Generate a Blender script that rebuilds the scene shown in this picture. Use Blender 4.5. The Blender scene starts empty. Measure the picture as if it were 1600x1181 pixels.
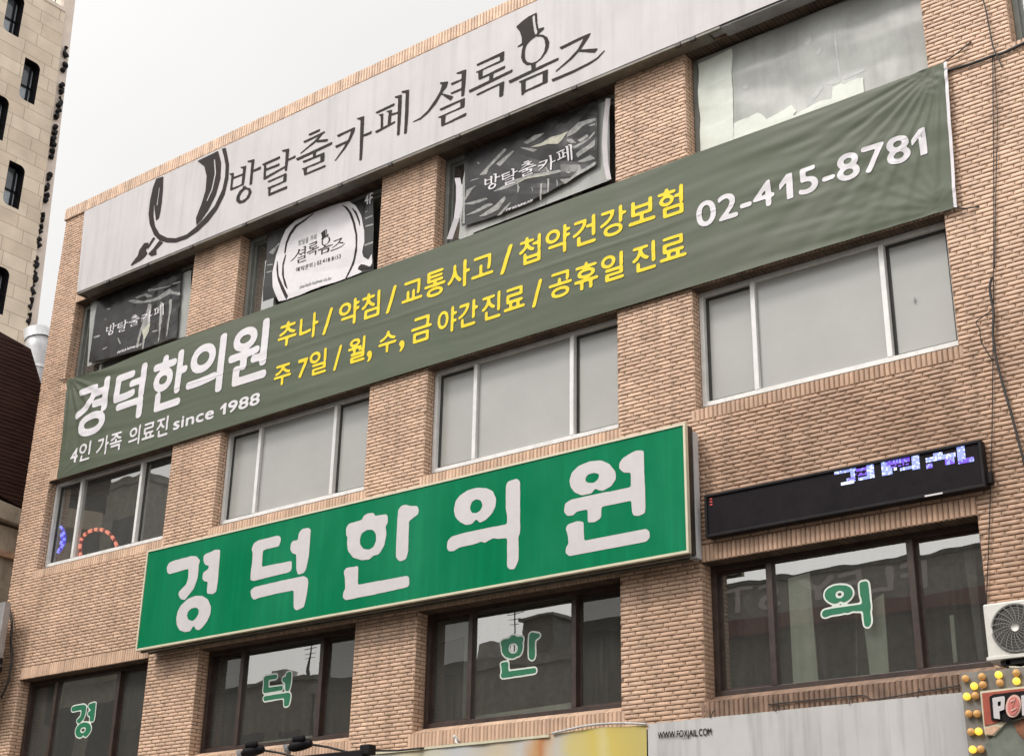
import bpy, math, random
import numpy as np
random.seed(7); RNG = np.random.RandomState(5)
S = bpy.context.scene
COL = S.collection
# ---------------------------------------------------------------- camera
FPX = 2246.67
YAW, PIT, ROL = [math.radians(a) for a in (-38.2706, 22.5545, 1.11168)]
CP = np.array([21.04825, -13.29923, -2.70105])
_cy, _sy, _cp, _sp, _cr, _sr = math.cos(YAW), math.sin(YAW), math.cos(PIT), math.sin(PIT), math.cos(ROL), math.sin(ROL)
FW = np.array([_sy*_cp, _cy*_cp, _sp]); _r0 = np.array([_cy, -_sy, 0.]); _u0 = np.cross(_r0, FW)
RT = _r0*_cr + _u0*_sr; UPV = -_r0*_sr + _u0*_cr
import mathutils
cam = bpy.data.cameras.new('camera'); cob = bpy.data.objects.new('camera', cam); COL.objects.link(cob)
cob.matrix_world = mathutils.Matrix(((RT[0], UPV[0], -FW[0], CP[0]), (RT[1], UPV[1], -FW[1], CP[1]), (RT[2], UPV[2], -FW[2], CP[2]), (0, 0, 0, 1)))
cam.sensor_width = 36; cam.lens = 36*FPX/1600; cam.clip_end = 2000; cam.clip_start = .1
S.camera = cob
# ---------------------------------------------------------------- world, sun, exposure
SUN_EL, SUN_AZ = math.radians(48), math.radians(205)          # azimuth measured clockwise from +Y
W = bpy.data.worlds.new('World'); S.world = W; W.use_nodes = True
nt = W.node_tree; nt.nodes.clear()
def wn(t, **k):
    n = nt.nodes.new(t)
    for a, b in k.items(): setattr(n, a, b)
    return n
sky = wn('ShaderNodeTexSky', sky_type='NISHITA', sun_disc=False, sun_elevation=SUN_EL, sun_rotation=SUN_AZ, air_density=1.0, dust_density=5.0)
hs = wn('ShaderNodeHueSaturation'); hs.inputs['Saturation'].default_value = .12
bg1 = wn('ShaderNodeBackground'); bg1.inputs['Strength'].default_value = .06
tc = wn('ShaderNodeTexCoord'); sp = wn('ShaderNodeSeparateXYZ')
mr = wn('ShaderNodeMapRange'); mr.inputs['From Min'].default_value = 0; mr.inputs['From Max'].default_value = 1
mr.inputs['To Min'].default_value = .72; mr.inputs['To Max'].default_value = 1.38     # overcast: zenith brighter than horizon
nz = wn('ShaderNodeTexNoise'); nz.inputs['Scale'].default_value = 1.6; nz.inputs['Detail'].default_value = 4
nzr = wn('ShaderNodeMapRange'); nzr.inputs['From Min'].default_value = .3; nzr.inputs['From Max'].default_value = .7; nzr.inputs['To Min'].default_value = .94; nzr.inputs['To Max'].default_value = 1.06
mul = wn('ShaderNodeMath', operation='MULTIPLY'); mul2 = wn('ShaderNodeMath', operation='MULTIPLY')
mry = wn('ShaderNodeMapRange'); mry.inputs['From Min'].default_value = -1; mry.inputs['From Max'].default_value = 1; mry.inputs['To Min'].default_value = 1.58; mry.inputs['To Max'].default_value = .40
bg2 = wn('ShaderNodeBackground'); bg2.inputs['Color'].default_value = (1, .985, .965, 1)
add = wn('ShaderNodeAddShader'); out = wn('ShaderNodeOutputWorld')
L = nt.links.new
L(sky.outputs[0], hs.inputs['Color']); L(hs.outputs[0], bg1.inputs['Color'])
L(tc.outputs['Generated'], sp.inputs[0]); L(sp.outputs['Z'], mr.inputs['Value'])
L(tc.outputs['Generated'], nz.inputs['Vector']); L(nz.outputs[0], nzr.inputs['Value'])
L(mr.outputs[0], mul.inputs[0]); L(nzr.outputs[0], mul.inputs[1]); L(sp.outputs['Y'], mry.inputs['Value']); L(mul.outputs[0], mul2.inputs[0]); L(mry.outputs[0], mul2.inputs[1]); L(mul2.outputs[0], bg2.inputs['Strength'])
L(bg1.outputs[0], add.inputs[0]); L(bg2.outputs[0], add.inputs[1]); L(add.outputs[0], out.inputs[0])
sl = bpy.data.lights.new('sun', 'SUN'); sl.energy = 1.5; sl.angle = math.radians(11); sl.color = (1, .95, .88)
so = bpy.data.objects.new('sun', sl); COL.objects.link(so)
_d = mathutils.Vector((math.sin(SUN_AZ)*math.cos(SUN_EL), math.cos(SUN_AZ)*math.cos(SUN_EL), math.sin(SUN_EL)))
so.rotation_euler = _d.to_track_quat('Z', 'Y').to_euler(); so.location = (5, -30, 40)
S.view_settings.view_transform = 'Standard'; S.view_settings.look = 'None'; S.view_settings.gamma = 1
S.view_settings.exposure = 0.06
S.cycles.max_bounces = 8; S.cycles.transparent_max_bounces = 12; S.cycles.use_denoising = True

# ---------------------------------------------------------------- helpers
def U(px, py, Y=0.):
    """point of the plane Y=const seen at photograph pixel (px,py) -> (X,Z)"""
    px = np.asarray(px, float); py = np.asarray(py, float)
    d = FW + RT*((px-800)/FPX)[..., None] - UPV*((py-590.5)/FPX)[..., None]
    t = (Y-CP[1])/d[..., 1]
    P = CP + d*t[..., None]
    return P[..., 0], P[..., 2]
def UX(px, py, X):
    d = FW + RT*(px-800)/FPX - UPV*(py-590.5)/FPX
    t = (X-CP[0])/d[0]; P = CP + d*t
    return P[1], P[2]
class MB:
    def __init__(s): s.v = []; s.f = []; s.n = 0
    def add(s, v, f):
        v = np.asarray(v, float).reshape(-1, 3); s.v.append(v)
        s.f += [tuple(i+s.n for i in q) for q in f]; s.n += len(v); return s
    def box(s, x0, x1, y0, y1, z0, z1):
        v = [(x, y, z) for x in (x0, x1) for y in (y0, y1) for z in (z0, z1)]
        return s.add(v, [(0, 1, 3, 2), (4, 6, 7, 5), (0, 4, 5, 1), (2, 3, 7, 6), (0, 2, 6, 4), (1, 5, 7, 3)])
    def quad(s, a, b, c, d): return s.add([a, b, c, d], [(0, 1, 2, 3)])
    def grid(s, X, Y, Z):
        n, m = X.shape
        idx = np.arange(n*m).reshape(n, m)
        q = np.stack([idx[:-1, :-1], idx[:-1, 1:], idx[1:, 1:], idx[1:, :-1]], -1).reshape(-1, 4)
        return s.add(np.stack([X, Y, Z], -1).reshape(-1, 3), q.tolist())
    def tube(s, pts, r, n=8, caps=True):
        P = np.asarray(pts, float); m = len(P)
        rr = np.full(m, r) if np.isscalar(r) else np.asarray(r, float)
        T = np.gradient(P, axis=0); T /= np.linalg.norm(T, axis=1)[:, None]+1e-12
        ref = np.array([0, 0, 1.]) if abs(T[:, 2]).mean() < .8 else np.array([1., 0, 0])
        vs = []
        for p, t, q in zip(P, T, rr):
            a = np.cross(t, ref); a /= np.linalg.norm(a); b = np.cross(t, a)
            for k in range(n):
                c = 2*math.pi*k/n; vs.append(p+q*(a*math.cos(c)+b*math.sin(c)))
        f = [(i*n+k, i*n+(k+1) % n, (i+1)*n+(k+1) % n, (i+1)*n+k) for i in range(m-1) for k in range(n)]
        if caps: f += [tuple(range(n)), tuple(range((m-1)*n, m*n))]
        return s.add(vs, f)
    def prism(s, poly, axis, a0, a1):
        """poly: list of 2-D points, extruded along axis"""
        n = len(poly); v = []
        for a in (a0, a1):
            for p in poly:
                q = list(p); q.insert(axis, a); v.append(q)
        f = [tuple(range(n)), tuple(range(n, 2*n))]+[(i, (i+1) % n, n+(i+1) % n, n+i) for i in range(n)]
        return s.add(v, f)
    def disc(s, c, r, axis='y', n=24, r2=None, depth=.0):
        vs = []
        for k in range(n):
            a = 2*math.pi*k/n; vs.append((c[0]+r*math.cos(a), c[1], c[2]+r*math.sin(a)))
        return s.add(vs, [tuple(range(n))])
    def build(s, name, mat, parent=None, smooth=False, bevel=0.):
        me = bpy.data.meshes.new(name)
        v = np.concatenate(s.v) if s.v else np.zeros((0, 3))
        me.from_pydata(v.tolist(), [], s.f); me.update()
        if smooth: me.polygons.foreach_set('use_smooth', [True]*len(me.polygons))
        if mat: me.materials.append(mat)
        o = bpy.data.objects.new(name, me); COL.objects.link(o)
        if parent: o.parent = parent
        if bevel:
            b = o.modifiers.new('bevel', 'BEVEL'); b.width = bevel; b.segments = 2; b.limit_method = 'ANGLE'
        return o
def tag(o, label=None, cat=None, group=None, kind=None):
    for k, v in (('label', label), ('category', cat), ('group', group), ('kind', kind)):
        if v: o[k] = v
    return o
def thing(name, label, cat, loc=(0, 0, 0), group=None):
    # parts are modelled in world coordinates; the Empty stands at the base
    o = bpy.data.objects.new(name, None); COL.objects.link(o); o.location = loc; o.empty_display_size = .2
    return tag(o, label, cat, group)
def attach(ob, parent):
    ob.parent = parent
    w = mathutils.Vector((0, 0, 0)); p = parent
    while p: w += p.location; p = p.parent
    ob.location = -w
    return ob

# ---------------------------------------------------------------- materials
def mat(name, col, rough=.7, metal=0., var=.12, vscale=6., bump=0., bscale=60., spec=.4, col2=None, streak=0., emit=None, estr=0., coat=0., alpha=1., stretch=(1, 1, 1), island=0., detail=5.):
    m = bpy.data.materials.new(name); m.use_nodes = True
    t = m.node_tree; b = t.nodes['Principled BSDF']
    b.inputs['Roughness'].default_value = rough; b.inputs['Metallic'].default_value = metal
    b.inputs['Specular IOR Level'].default_value = spec
    if coat: b.inputs['Coat Weight'].default_value = coat; b.inputs['Coat Roughness'].default_value = .08
    if emit: b.inputs['Emission Color'].default_value = (*emit, 1); b.inputs['Emission Strength'].default_value = estr
    if alpha < 1: b.inputs['Alpha'].default_value = alpha
    tc = t.nodes.new('ShaderNodeTexCoord'); mp = t.nodes.new('ShaderNodeMapping'); mp.inputs['Scale'].default_value = stretch
    t.links.new(tc.outputs['Object'], mp.inputs['Vector'])
    n = t.nodes.new('ShaderNodeTexNoise'); n.inputs['Scale'].default_value = vscale; n.inputs['Detail'].default_value = detail; n.inputs['Roughness'].default_value = .65
    t.links.new(mp.outputs[0], n.inputs['Vector'])
    mx = t.nodes.new('ShaderNodeMix'); mx.data_type = 'RGBA'
    c2 = col2 if col2 else tuple(max(0, c*(1-2.2*var)) for c in col)
    c1 = tuple(min(1, c*(1+var)) for c in col)
    mx.inputs[6].default_value = (*c1, 1); mx.inputs[7].default_value = (*c2, 1)
    r = t.nodes.new('ShaderNodeMapRange'); r.inputs['From Min'].default_value = .32; r.inputs['From Max'].default_value = .72
    t.links.new(n.outputs[0], r.inputs['Value']); t.links.new(r.outputs[0], mx.inputs[0])
    last = mx.outputs[2]
    if island:
        g = t.nodes.new('ShaderNodeNewGeometry'); h = t.nodes.new('ShaderNodeHueSaturation')
        v = t.nodes.new('ShaderNodeMapRange'); v.inputs['To Min'].default_value = 1-island; v.inputs['To Max'].default_value = 1+island
        t.links.new(g.outputs['Random Per Island'], v.inputs['Value']); t.links.new(v.outputs[0], h.inputs['Value'])
        t.links.new(last, h.inputs['Color']); last = h.outputs[0]
    if streak:
        mp2 = t.nodes.new('ShaderNodeMapping'); mp2.inputs['Scale'].default_value = (9, 9, .55)
        t.links.new(tc.outputs['Object'], mp2.inputs['Vector'])
        n2 = t.nodes.new('ShaderNodeTexNoise'); n2.inputs['Scale'].default_value = 1.; n2.inputs['Detail'].default_value = 6
        t.links.new(mp2.outputs[0], n2.inputs['Vector'])
        r2 = t.nodes.new('ShaderNodeMapRange'); r2.inputs['From Min'].default_value = .48; r2.inputs['From Max'].default_value = .75; r2.inputs['To Min'].default_value = 1; r2.inputs['To Max'].default_value = 1-streak
        t.links.new(n2.outputs[0], r2.inputs['Value'])
        m2 = t.nodes.new('ShaderNodeMix'); m2.data_type = 'RGBA'; m2.blend_type = 'MULTIPLY'; m2.inputs[0].default_value = 1
        t.links.new(last, m2.inputs[6]); t.links.new(r2.outputs[0], m2.inputs[7]); last = m2.outputs[2]
    t.links.new(last, b.inputs['Base Color'])
    if bump:
        n3 = t.nodes.new('ShaderNodeTexNoise'); n3.inputs['Scale'].default_value = bscale; n3.inputs['Detail'].default_value = 4
        t.links.new(mp.outputs[0], n3.inputs['Vector'])
        bp = t.nodes.new('ShaderNodeBump'); bp.inputs['Strength'].default_value = bump; bp.inputs['Distance'].default_value = .01
        t.links.new(n3.outputs[0], bp.inputs['Height']); t.links.new(bp.outputs[0], b.inputs['Normal'])
    return m
def glass(name, fac=.35, tint=(.6, .62, .6), rough=.004, wob=.02, dirt=.25):
    m = bpy.data.materials.new(name); m.use_nodes = True; t = m.node_tree; t.nodes.clear()
    o = t.nodes.new('ShaderNodeOutputMaterial'); tr = t.nodes.new('ShaderNodeBsdfTransparent'); tr.inputs[0].default_value = (*tint, 1)
    gl = t.nodes.new('ShaderNodeBsdfGlossy'); gl.inputs['Roughness'].default_value = rough; gl.inputs['Color'].default_value = (.95, .95, .92, 1)
    fr = t.nodes.new('ShaderNodeLayerWeight'); fr.inputs['Blend'].default_value = .25
    mr = t.nodes.new('ShaderNodeMapRange'); mr.inputs['To Min'].default_value = fac; mr.inputs['To Max'].default_value = 1
    t.links.new(fr.outputs['Fresnel'], mr.inputs['Value'])
    tc = t.nodes.new('ShaderNodeTexCoord'); n = t.nodes.new('ShaderNodeTexNoise'); n.inputs['Scale'].default_value = 1.1
    t.links.new(tc.outputs['Object'], n.inputs['Vector'])
    bp = t.nodes.new('ShaderNodeBump'); bp.inputs['Strength'].default_value = wob; bp.inputs['Distance'].default_value = .1
    t.links.new(n.outputs[0], bp.inputs['Height']); t.links.new(bp.outputs[0], gl.inputs['Normal'])
    mx = t.nodes.new('ShaderNodeMixShader'); t.links.new(mr.outputs[0], mx.inputs[0]); t.links.new(tr.outputs[0], mx.inputs[1]); t.links.new(gl.outputs[0], mx.inputs[2])
    # dusty film with vertical run marks
    df = t.nodes.new('ShaderNodeBsdfDiffuse'); df.inputs[0].default_value = (.5, .49, .45, 1)
    mp = t.nodes.new('ShaderNodeMapping'); mp.inputs['Scale'].default_value = (16, 16, 1.1); t.links.new(tc.outputs['Object'], mp.inputs[0])
    n2 = t.nodes.new('ShaderNodeTexNoise'); n2.inputs['Scale'].default_value = 1.4; n2.inputs['Detail'].default_value = 7; t.links.new(mp.outputs[0], n2.inputs['Vector'])
    r2 = t.nodes.new('ShaderNodeMapRange'); r2.inputs['From Min'].default_value = .45; r2.inputs['From Max'].default_value = .85; r2.inputs['To Min'].default_value = dirt*.65; r2.inputs['To Max'].default_value = dirt
    t.links.new(n2.outputs[0], r2.inputs['Value'])
    m3 = t.nodes.new('ShaderNodeMixShader'); t.links.new(r2.outputs[0], m3.inputs[0]); t.links.new(mx.outputs[0], m3.inputs[1]); t.links.new(df.outputs[0], m3.inputs[2])
    t.links.new(m3.outputs[0], o.inputs[0])
    return m
M = {}
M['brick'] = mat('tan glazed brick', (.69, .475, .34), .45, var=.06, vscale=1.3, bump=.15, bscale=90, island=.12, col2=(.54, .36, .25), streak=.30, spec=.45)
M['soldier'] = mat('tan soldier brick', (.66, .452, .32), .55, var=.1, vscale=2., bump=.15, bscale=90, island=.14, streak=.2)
M['mortar'] = mat('brown mortar', (.27, .18, .125), .9, bump=.3)
M['coping'] = mat('parapet coping brick', (.70, .51, .38), .6, island=.14, streak=.15)
M['white_frame'] = mat('white window paint', (.72, .71, .69), .4, var=.06, streak=.15)
M['brown_frame'] = mat('brown anodised frame', (.055, .036, .03), .4, var=.2)
M['grey_frame'] = mat('grey green aluminium', (.2, .205, .185), .4, var=.1)
M['dark_gap'] = mat('dark rubber gap', (.035, .034, .03), .6)
M['frosted'] = mat('hazed window film', (.33, .325, .305), .24, var=.06, vscale=.6, spec=.7, streak=.0, bump=.02, bscale=1.5)
M['clear'] = glass('dusty clear glass', .26, (.70, .72, .70), dirt=.13)
M['tinted'] = glass('tinted reflective glass', .28, (.84, .87, .82), dirt=.10)
M['dim'] = glass('dim side glass', .035, (.40, .41, .38), dirt=.145)
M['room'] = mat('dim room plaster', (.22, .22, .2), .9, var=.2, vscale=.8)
M['curtain'] = mat('pale curtain', (.80, .82, .72), .8, var=.08, vscale=3, streak=.2)
M['sign_white'] = mat('white flex sheet', (.52, .495, .495), .5, var=.04, vscale=1.2, streak=.12, spec=.2, bump=.02, bscale=3)
M['ink'] = mat('charcoal print', (.036, .03, .029), .6, var=.08, spec=.08)
M['alu'] = mat('olive aluminium rail', (.17, .155, .125), .45, var=.15, streak=.2)
M['steel'] = mat('grey steel', (.34, .33, .33), .4, metal=.3, var=.1, streak=.2)
M['banner'] = mat('dark green vinyl', (.082, .092, .062), .5, var=.05, vscale=.7, spec=.3, col2=(.064, .082, .048), bump=.04, bscale=30)
M['yellow'] = mat('yellow print', (.79, .60, .035), .5, var=.03, spec=.15)
M['white_print'] = mat('white print', (.66, .63, .65), .5, var=.03, spec=.15)
M['green'] = mat('green flex face', (.0, .140, .055), .45, var=.1, vscale=.9, col2=(.012, .190, .088), streak=-.2, spec=.03, stretch=(1, 1, .5))
M['letter'] = mat('white sign letter', (.56, .525, .525), .4, var=.03)
M['cream'] = mat('cream trim', (.62, .57, .42), .4, var=.05)
M['case'] = mat('dark sign case', (.045, .035, .03), .5, var=.2)
M['black'] = mat('black plastic', (.014, .012, .013), .5, var=.2, spec=.15)
M['led_off'] = mat('unlit dot grid', (.010, .008, .010), .6, var=.2, spec=.1)
M['led_dot'] = mat('unlit lamp', (.02, .016, .019), .5, spec=.1)
M['led_blue'] = mat('lit blue white dot', (.3, .3, .6), .4, emit=(.26, .38, 1.), estr=.75)
M['led_violet'] = mat('lit violet dot', (.2, .1, .5), .4, emit=(.13, .05, .75), estr=.7)
M['led_white'] = mat('lit white dot', (.5, .5, .6), .4, emit=(.7, .8, 1.), estr=1.0)
M['led_red'] = mat('lit red dot', (.4, .05, .05), .4, emit=(1., .1, .08), estr=.25)
M['decal_green'] = mat('green window decal', (.02, .175, .085), .4, var=.08)
M['decal_white'] = mat('white decal edge', (.70, .74, .67), .4, var=.03)
M['poster'] = mat('crumpled black vinyl', (.013, .011, .011), .32, var=.2, spec=.28, bump=.05, bscale=14)
M['crease'] = mat('pale crease print', (.30, .295, .28), .45, var=.25, vscale=14, spec=.3)
M['crease_cream'] = mat('cream crease print', (.46, .45, .36), .45, var=.12, vscale=14, spec=.3)
M['soffit'] = mat('dirty shaded soffit', (.10, .068, .048), .8, var=.25, vscale=3, island=.25)  # head undersides: dirt, plus the shade there put into the colour
M['clear_sheet'] = mat('milky sheet', (.34, .345, .325), .42, var=.10, vscale=2, spec=.3, streak=.15)
M['bright_paper'] = mat('pale taped paper', (.62, .645, .58), .7, var=.04, vscale=4, emit=None)
M['neon_blue'] = mat('blue light rope', (.05, .05, .5), .4, emit=(.02, .015, 1.), estr=1.0)
M['neon_blue_w'] = mat('bright blue lamp', (.4, .4, .9), .4, emit=(.25, .3, 1.), estr=1.6)
M['neon_red'] = mat('red light rope', (.25, .03, .02), .4, emit=(1., .05, .03), estr=.22)
M['neon_red_w'] = mat('bright red lamp', (.8, .3, .2), .4, emit=(1., .30, .20), estr=1.5)
M['tower'] = None
M['duct'] = mat('galvanised duct', (.55, .55, .56), .45, metal=.2, var=.08, streak=.15)
M['maroon'] = mat('dark maroon siding', (.062, .027, .022), .6, var=.25, vscale=3, stretch=(1, 1, 6))
M['neigh_cream'] = mat('cream render', (.50, .43, .34), .8, var=.12, streak=.25)
M['cable'] = mat('black cable', (.03, .028, .027), .5)
M['ac'] = mat('cream air conditioner paint', (.66, .64, .59), .4, var=.06, streak=.1)
M['ac_dark'] = mat('dark grille plastic', (.08, .075, .07), .5)
M['grille'] = mat('grey grille wire', (.22, .21, .2), .4)
M['wsign'] = mat('stained white sheet', (.52, .505, .495), .5, var=.06, vscale=1., streak=.35)
M['flange'] = mat('pale grey flange', (.52, .52, .53), .5, var=.05, streak=.15)
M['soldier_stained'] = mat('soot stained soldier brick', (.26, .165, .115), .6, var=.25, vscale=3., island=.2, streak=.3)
M['sheet_crease'] = mat('whitened crease', (.40, .405, .39), .5, var=.1, vscale=6)
M['asphalt'] = mat('asphalt', (.05, .05, .05), .9, bump=.3, bscale=20)
M['paving'] = mat('grey paving', (.28, .27, .25), .85, bump=.2)
M['bulb_on'] = mat('lit yellow bulb', (.8, .6, .1), .3, emit=(1., .62, .06), estr=1.0)
M['bulb_off'] = mat('dim amber bulb', (.62, .35, .13), .3, emit=(1., .45, .1), estr=.12)
M['board_grey'] = mat('galvanised sign board', (.22, .205, .185), .5, var=.15, streak=.2)
M['board_red'] = mat('red letter board', (.40, .09, .055), .45, var=.12)
M['opp1'] = mat('dark opposite wall', (.19, .185, .17), .8, var=.2)
M['opp2'] = mat('grey opposite wall', (.27, .26, .24), .8, var=.2)
M['opp_red'] = mat('dull red awning', (.15, .035, .03), .7)
M['opp_glass'] = mat('opposite window glass', (.03, .035, .035), .15)

# brick and soldier colour darkened towards the lower right bay, broken up by noise
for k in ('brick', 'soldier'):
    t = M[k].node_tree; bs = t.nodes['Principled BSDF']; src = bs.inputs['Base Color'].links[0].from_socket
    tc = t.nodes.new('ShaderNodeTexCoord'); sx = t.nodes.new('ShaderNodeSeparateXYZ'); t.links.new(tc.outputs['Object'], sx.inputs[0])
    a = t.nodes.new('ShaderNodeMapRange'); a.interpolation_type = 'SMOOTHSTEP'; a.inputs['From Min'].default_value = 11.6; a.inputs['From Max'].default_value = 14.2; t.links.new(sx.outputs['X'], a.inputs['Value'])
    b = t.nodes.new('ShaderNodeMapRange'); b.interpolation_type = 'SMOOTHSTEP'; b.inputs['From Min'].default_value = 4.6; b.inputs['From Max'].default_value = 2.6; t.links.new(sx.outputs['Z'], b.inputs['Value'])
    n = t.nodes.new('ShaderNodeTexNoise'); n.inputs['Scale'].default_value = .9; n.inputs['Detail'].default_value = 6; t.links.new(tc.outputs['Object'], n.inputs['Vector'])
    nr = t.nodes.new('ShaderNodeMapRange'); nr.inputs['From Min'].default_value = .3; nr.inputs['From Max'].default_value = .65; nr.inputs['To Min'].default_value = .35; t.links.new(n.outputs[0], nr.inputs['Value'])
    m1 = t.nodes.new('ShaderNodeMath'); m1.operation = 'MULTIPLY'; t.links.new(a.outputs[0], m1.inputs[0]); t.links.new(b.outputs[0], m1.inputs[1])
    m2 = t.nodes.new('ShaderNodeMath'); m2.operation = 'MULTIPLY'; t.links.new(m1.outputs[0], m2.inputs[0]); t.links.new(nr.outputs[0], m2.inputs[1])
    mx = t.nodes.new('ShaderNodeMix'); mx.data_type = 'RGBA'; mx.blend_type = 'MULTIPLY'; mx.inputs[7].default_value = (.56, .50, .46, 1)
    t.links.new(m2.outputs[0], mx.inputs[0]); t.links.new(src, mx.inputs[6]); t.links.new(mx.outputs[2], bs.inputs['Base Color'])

# ---------------------------------------------------------------- lettering engine: shapes -> raster field -> marching squares mesh
def toggle(grid, x0, z0, cell, P, Q):
    """XOR scan conversion of edge set P->Q ([n,2] arrays) into grid (rows=z)"""
    H, Wd = grid.shape
    for (ax, az), (bx, bz) in zip(P, Q):
        if az == bz: continue
        if az > bz: ax, az, bx, bz = bx, bz, ax, az
        r0 = int(math.ceil((az-z0)/cell-.5)); r1 = int(math.ceil((bz-z0)/cell-.5))
        r0 = max(r0, 0); r1 = min(r1, H)
        if r1 <= r0: continue
        rows = np.arange(r0, r1); zc = z0+(rows+.5)*cell
        xc = ax+(zc-az)*(bx-ax)/(bz-az)
        c = np.clip(np.ceil((xc-x0)/cell-.5), 0, Wd-1).astype(int)
        grid[rows, c] ^= 1
class Field:
    SS = 3
    def __init__(s, x0, x1, z0, z1, cell):
        s.cell = cell; pad = 4*cell; s.x0 = x0-pad; s.z0 = z0-pad
        s.nx = int((x1-x0+2*pad)/cell)+1; s.nz = int((z1-z0+2*pad)/cell)+1
        s.occ = np.zeros((s.nz*s.SS, s.nx*s.SS+1), bool); s.fc = cell/s.SS
    def edges(s, P, Q, add=True):
        g = np.zeros(s.occ.shape, np.uint8); toggle(g, s.x0, s.z0, s.fc, P, Q)
        f = np.bitwise_xor.accumulate(g, axis=1).astype(bool)
        s.occ = (s.occ | f) if add else (s.occ & ~f)
    def poly(s, pts, add=True):
        pts = np.asarray(pts, float); s.edges(pts, np.roll(pts, -1, 0), add)
    def field(s, sigma=.6):
        o = s.occ[:, :s.nx*s.SS].reshape(s.nz, s.SS, s.nx, s.SS).mean((1, 3))
        if sigma > 0:
            k = np.arange(-int(3*sigma+1), int(3*sigma+1)+1); w = np.exp(-k*k/(2*sigma*sigma)); w /= w.sum()
            o = np.apply_along_axis(lambda a: np.convolve(a, w, 'same'), 0, o)
            o = np.apply_along_axis(lambda a: np.convolve(a, w, 'same'), 1, o)
        return o
    def mesh(s, mb, yfun, sigma=.6, th=.5, run=40):
        F = s.field(sigma)-th; H, Wd = F.shape; c = s.cell
        xs = s.x0+(np.arange(Wd)+.5)*c; zs = s.z0+(np.arange(H)+.5)*c
        a, b, d, e = F[:-1, :-1], F[:-1, 1:], F[1:, 1:], F[1:, :-1]
        code = (a > 0)*1+(b > 0)*2+(d > 0)*4+(e > 0)*8
        V = []; FA = []; n = 0
        # full cells, merged into runs
        for i in range(H-1):
            row = code[i] == 15
            if not row.any(): continue
            dd = np.diff(np.concatenate([[0], row.astype(int), [0]])); st = np.where(dd == 1)[0]; en = np.where(dd == -1)[0]
            for p, q in zip(st, en):
                while p < q:
                    r = min(q, p+run)
                    V += [(xs[p], zs[i]), (xs[r], zs[i]), (xs[r], zs[i+1]), (xs[p], zs[i+1])]; FA.append((n, n+1, n+2, n+3)); n += 4; p = r
        I, J = np.where((code > 0) & (code < 15))
        for i, j in zip(I, J):
            P = [(xs[j], zs[i], F[i, j]), (xs[j+1], zs[i], F[i, j+1]), (xs[j+1], zs[i+1], F[i+1, j+1]), (xs[j], zs[i+1], F[i+1, j])]
            poly = []
            for k in range(4):
                p, q = P[k], P[(k+1) % 4]
                if p[2] > 0: poly.append((p[0], p[1]))
                if (p[2] > 0) != (q[2] > 0):
                    t = p[2]/(p[2]-q[2]); poly.append((p[0]+t*(q[0]-p[0]), p[1]+t*(q[1]-p[1])))
            if len(poly) > 2:
                V += poly; FA.append(tuple(range(n, n+len(poly)))); n += len(poly)
        if not V: return mb
        V = np.array(V); Y = yfun(V[:, 0], V[:, 1])
        mb.add(np.stack([V[:, 0], Y, V[:, 1]], -1), FA)
        return mb
def flat(y): return lambda x, z: np.full_like(x, y)
_tx = {}
ONE = np.array([(0, .70), (.60, 1), (1, 1), (1, 0), (.52, 0), (.52, .70), (.0, .46)])
def text_edges(s):
    """edges of the filled text, unit box: returns P,Q scaled to (0..1)x(0..1) of its bounding box, and aspect"""
    if s == '1': return ONE, np.roll(ONE, -1, 0), np.array([.4, 1.])
    if s in _tx: return _tx[s]
    c = bpy.data.curves.new('text', 'FONT'); c.body = s; c.size = 1; c.resolution_u = 4
    o = bpy.data.objects.new('text', c); COL.objects.link(o)
    dg = bpy.context.evaluated_depsgraph_get(); ev = o.evaluated_get(dg); me = ev.to_mesh()
    v = np.array([(q.co.x, q.co.y) for q in me.vertices]); P = []; Q = []
    for p in me.polygons:
        k = list(p.vertices)
        for i in range(len(k)): P.append(v[k[i]]); Q.append(v[k[(i+1) % len(k)]])
    ev.to_mesh_clear(); bpy.data.objects.remove(o); bpy.data.curves.remove(c)
    P = np.array(P); Q = np.array(Q); lo = v.min(0); hi = v.max(0)
    _tx[s] = ((P-lo)/(hi-lo), (Q-lo)/(hi-lo), (hi-lo))
    return _tx[s]
def text_mesh(mb, s, x0, x1, z0, z1, yfun, cell=.012, bold=.3, sigma=.9, run=8, shear=0., drop=0.):
    P, Q, a = text_edges(s)
    sc = np.array([x1-x0, z1-z0])
    P = P*sc; Q = Q*sc
    P = P+[x0, z0]; Q = Q+[x0, z0]
    for A in (P, Q):
        A[:, 1] += (A[:, 0]-x0)*drop
        A[:, 0] += (A[:, 1]-z0)*shear
    f = Field(min(P[:, 0].min(), x0), max(P[:, 0].max(), x1), P[:, 1].min(), P[:, 1].max(), cell); f.edges(P, Q)
    return f.mesh(mb, yfun, sigma, bold, run)

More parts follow.
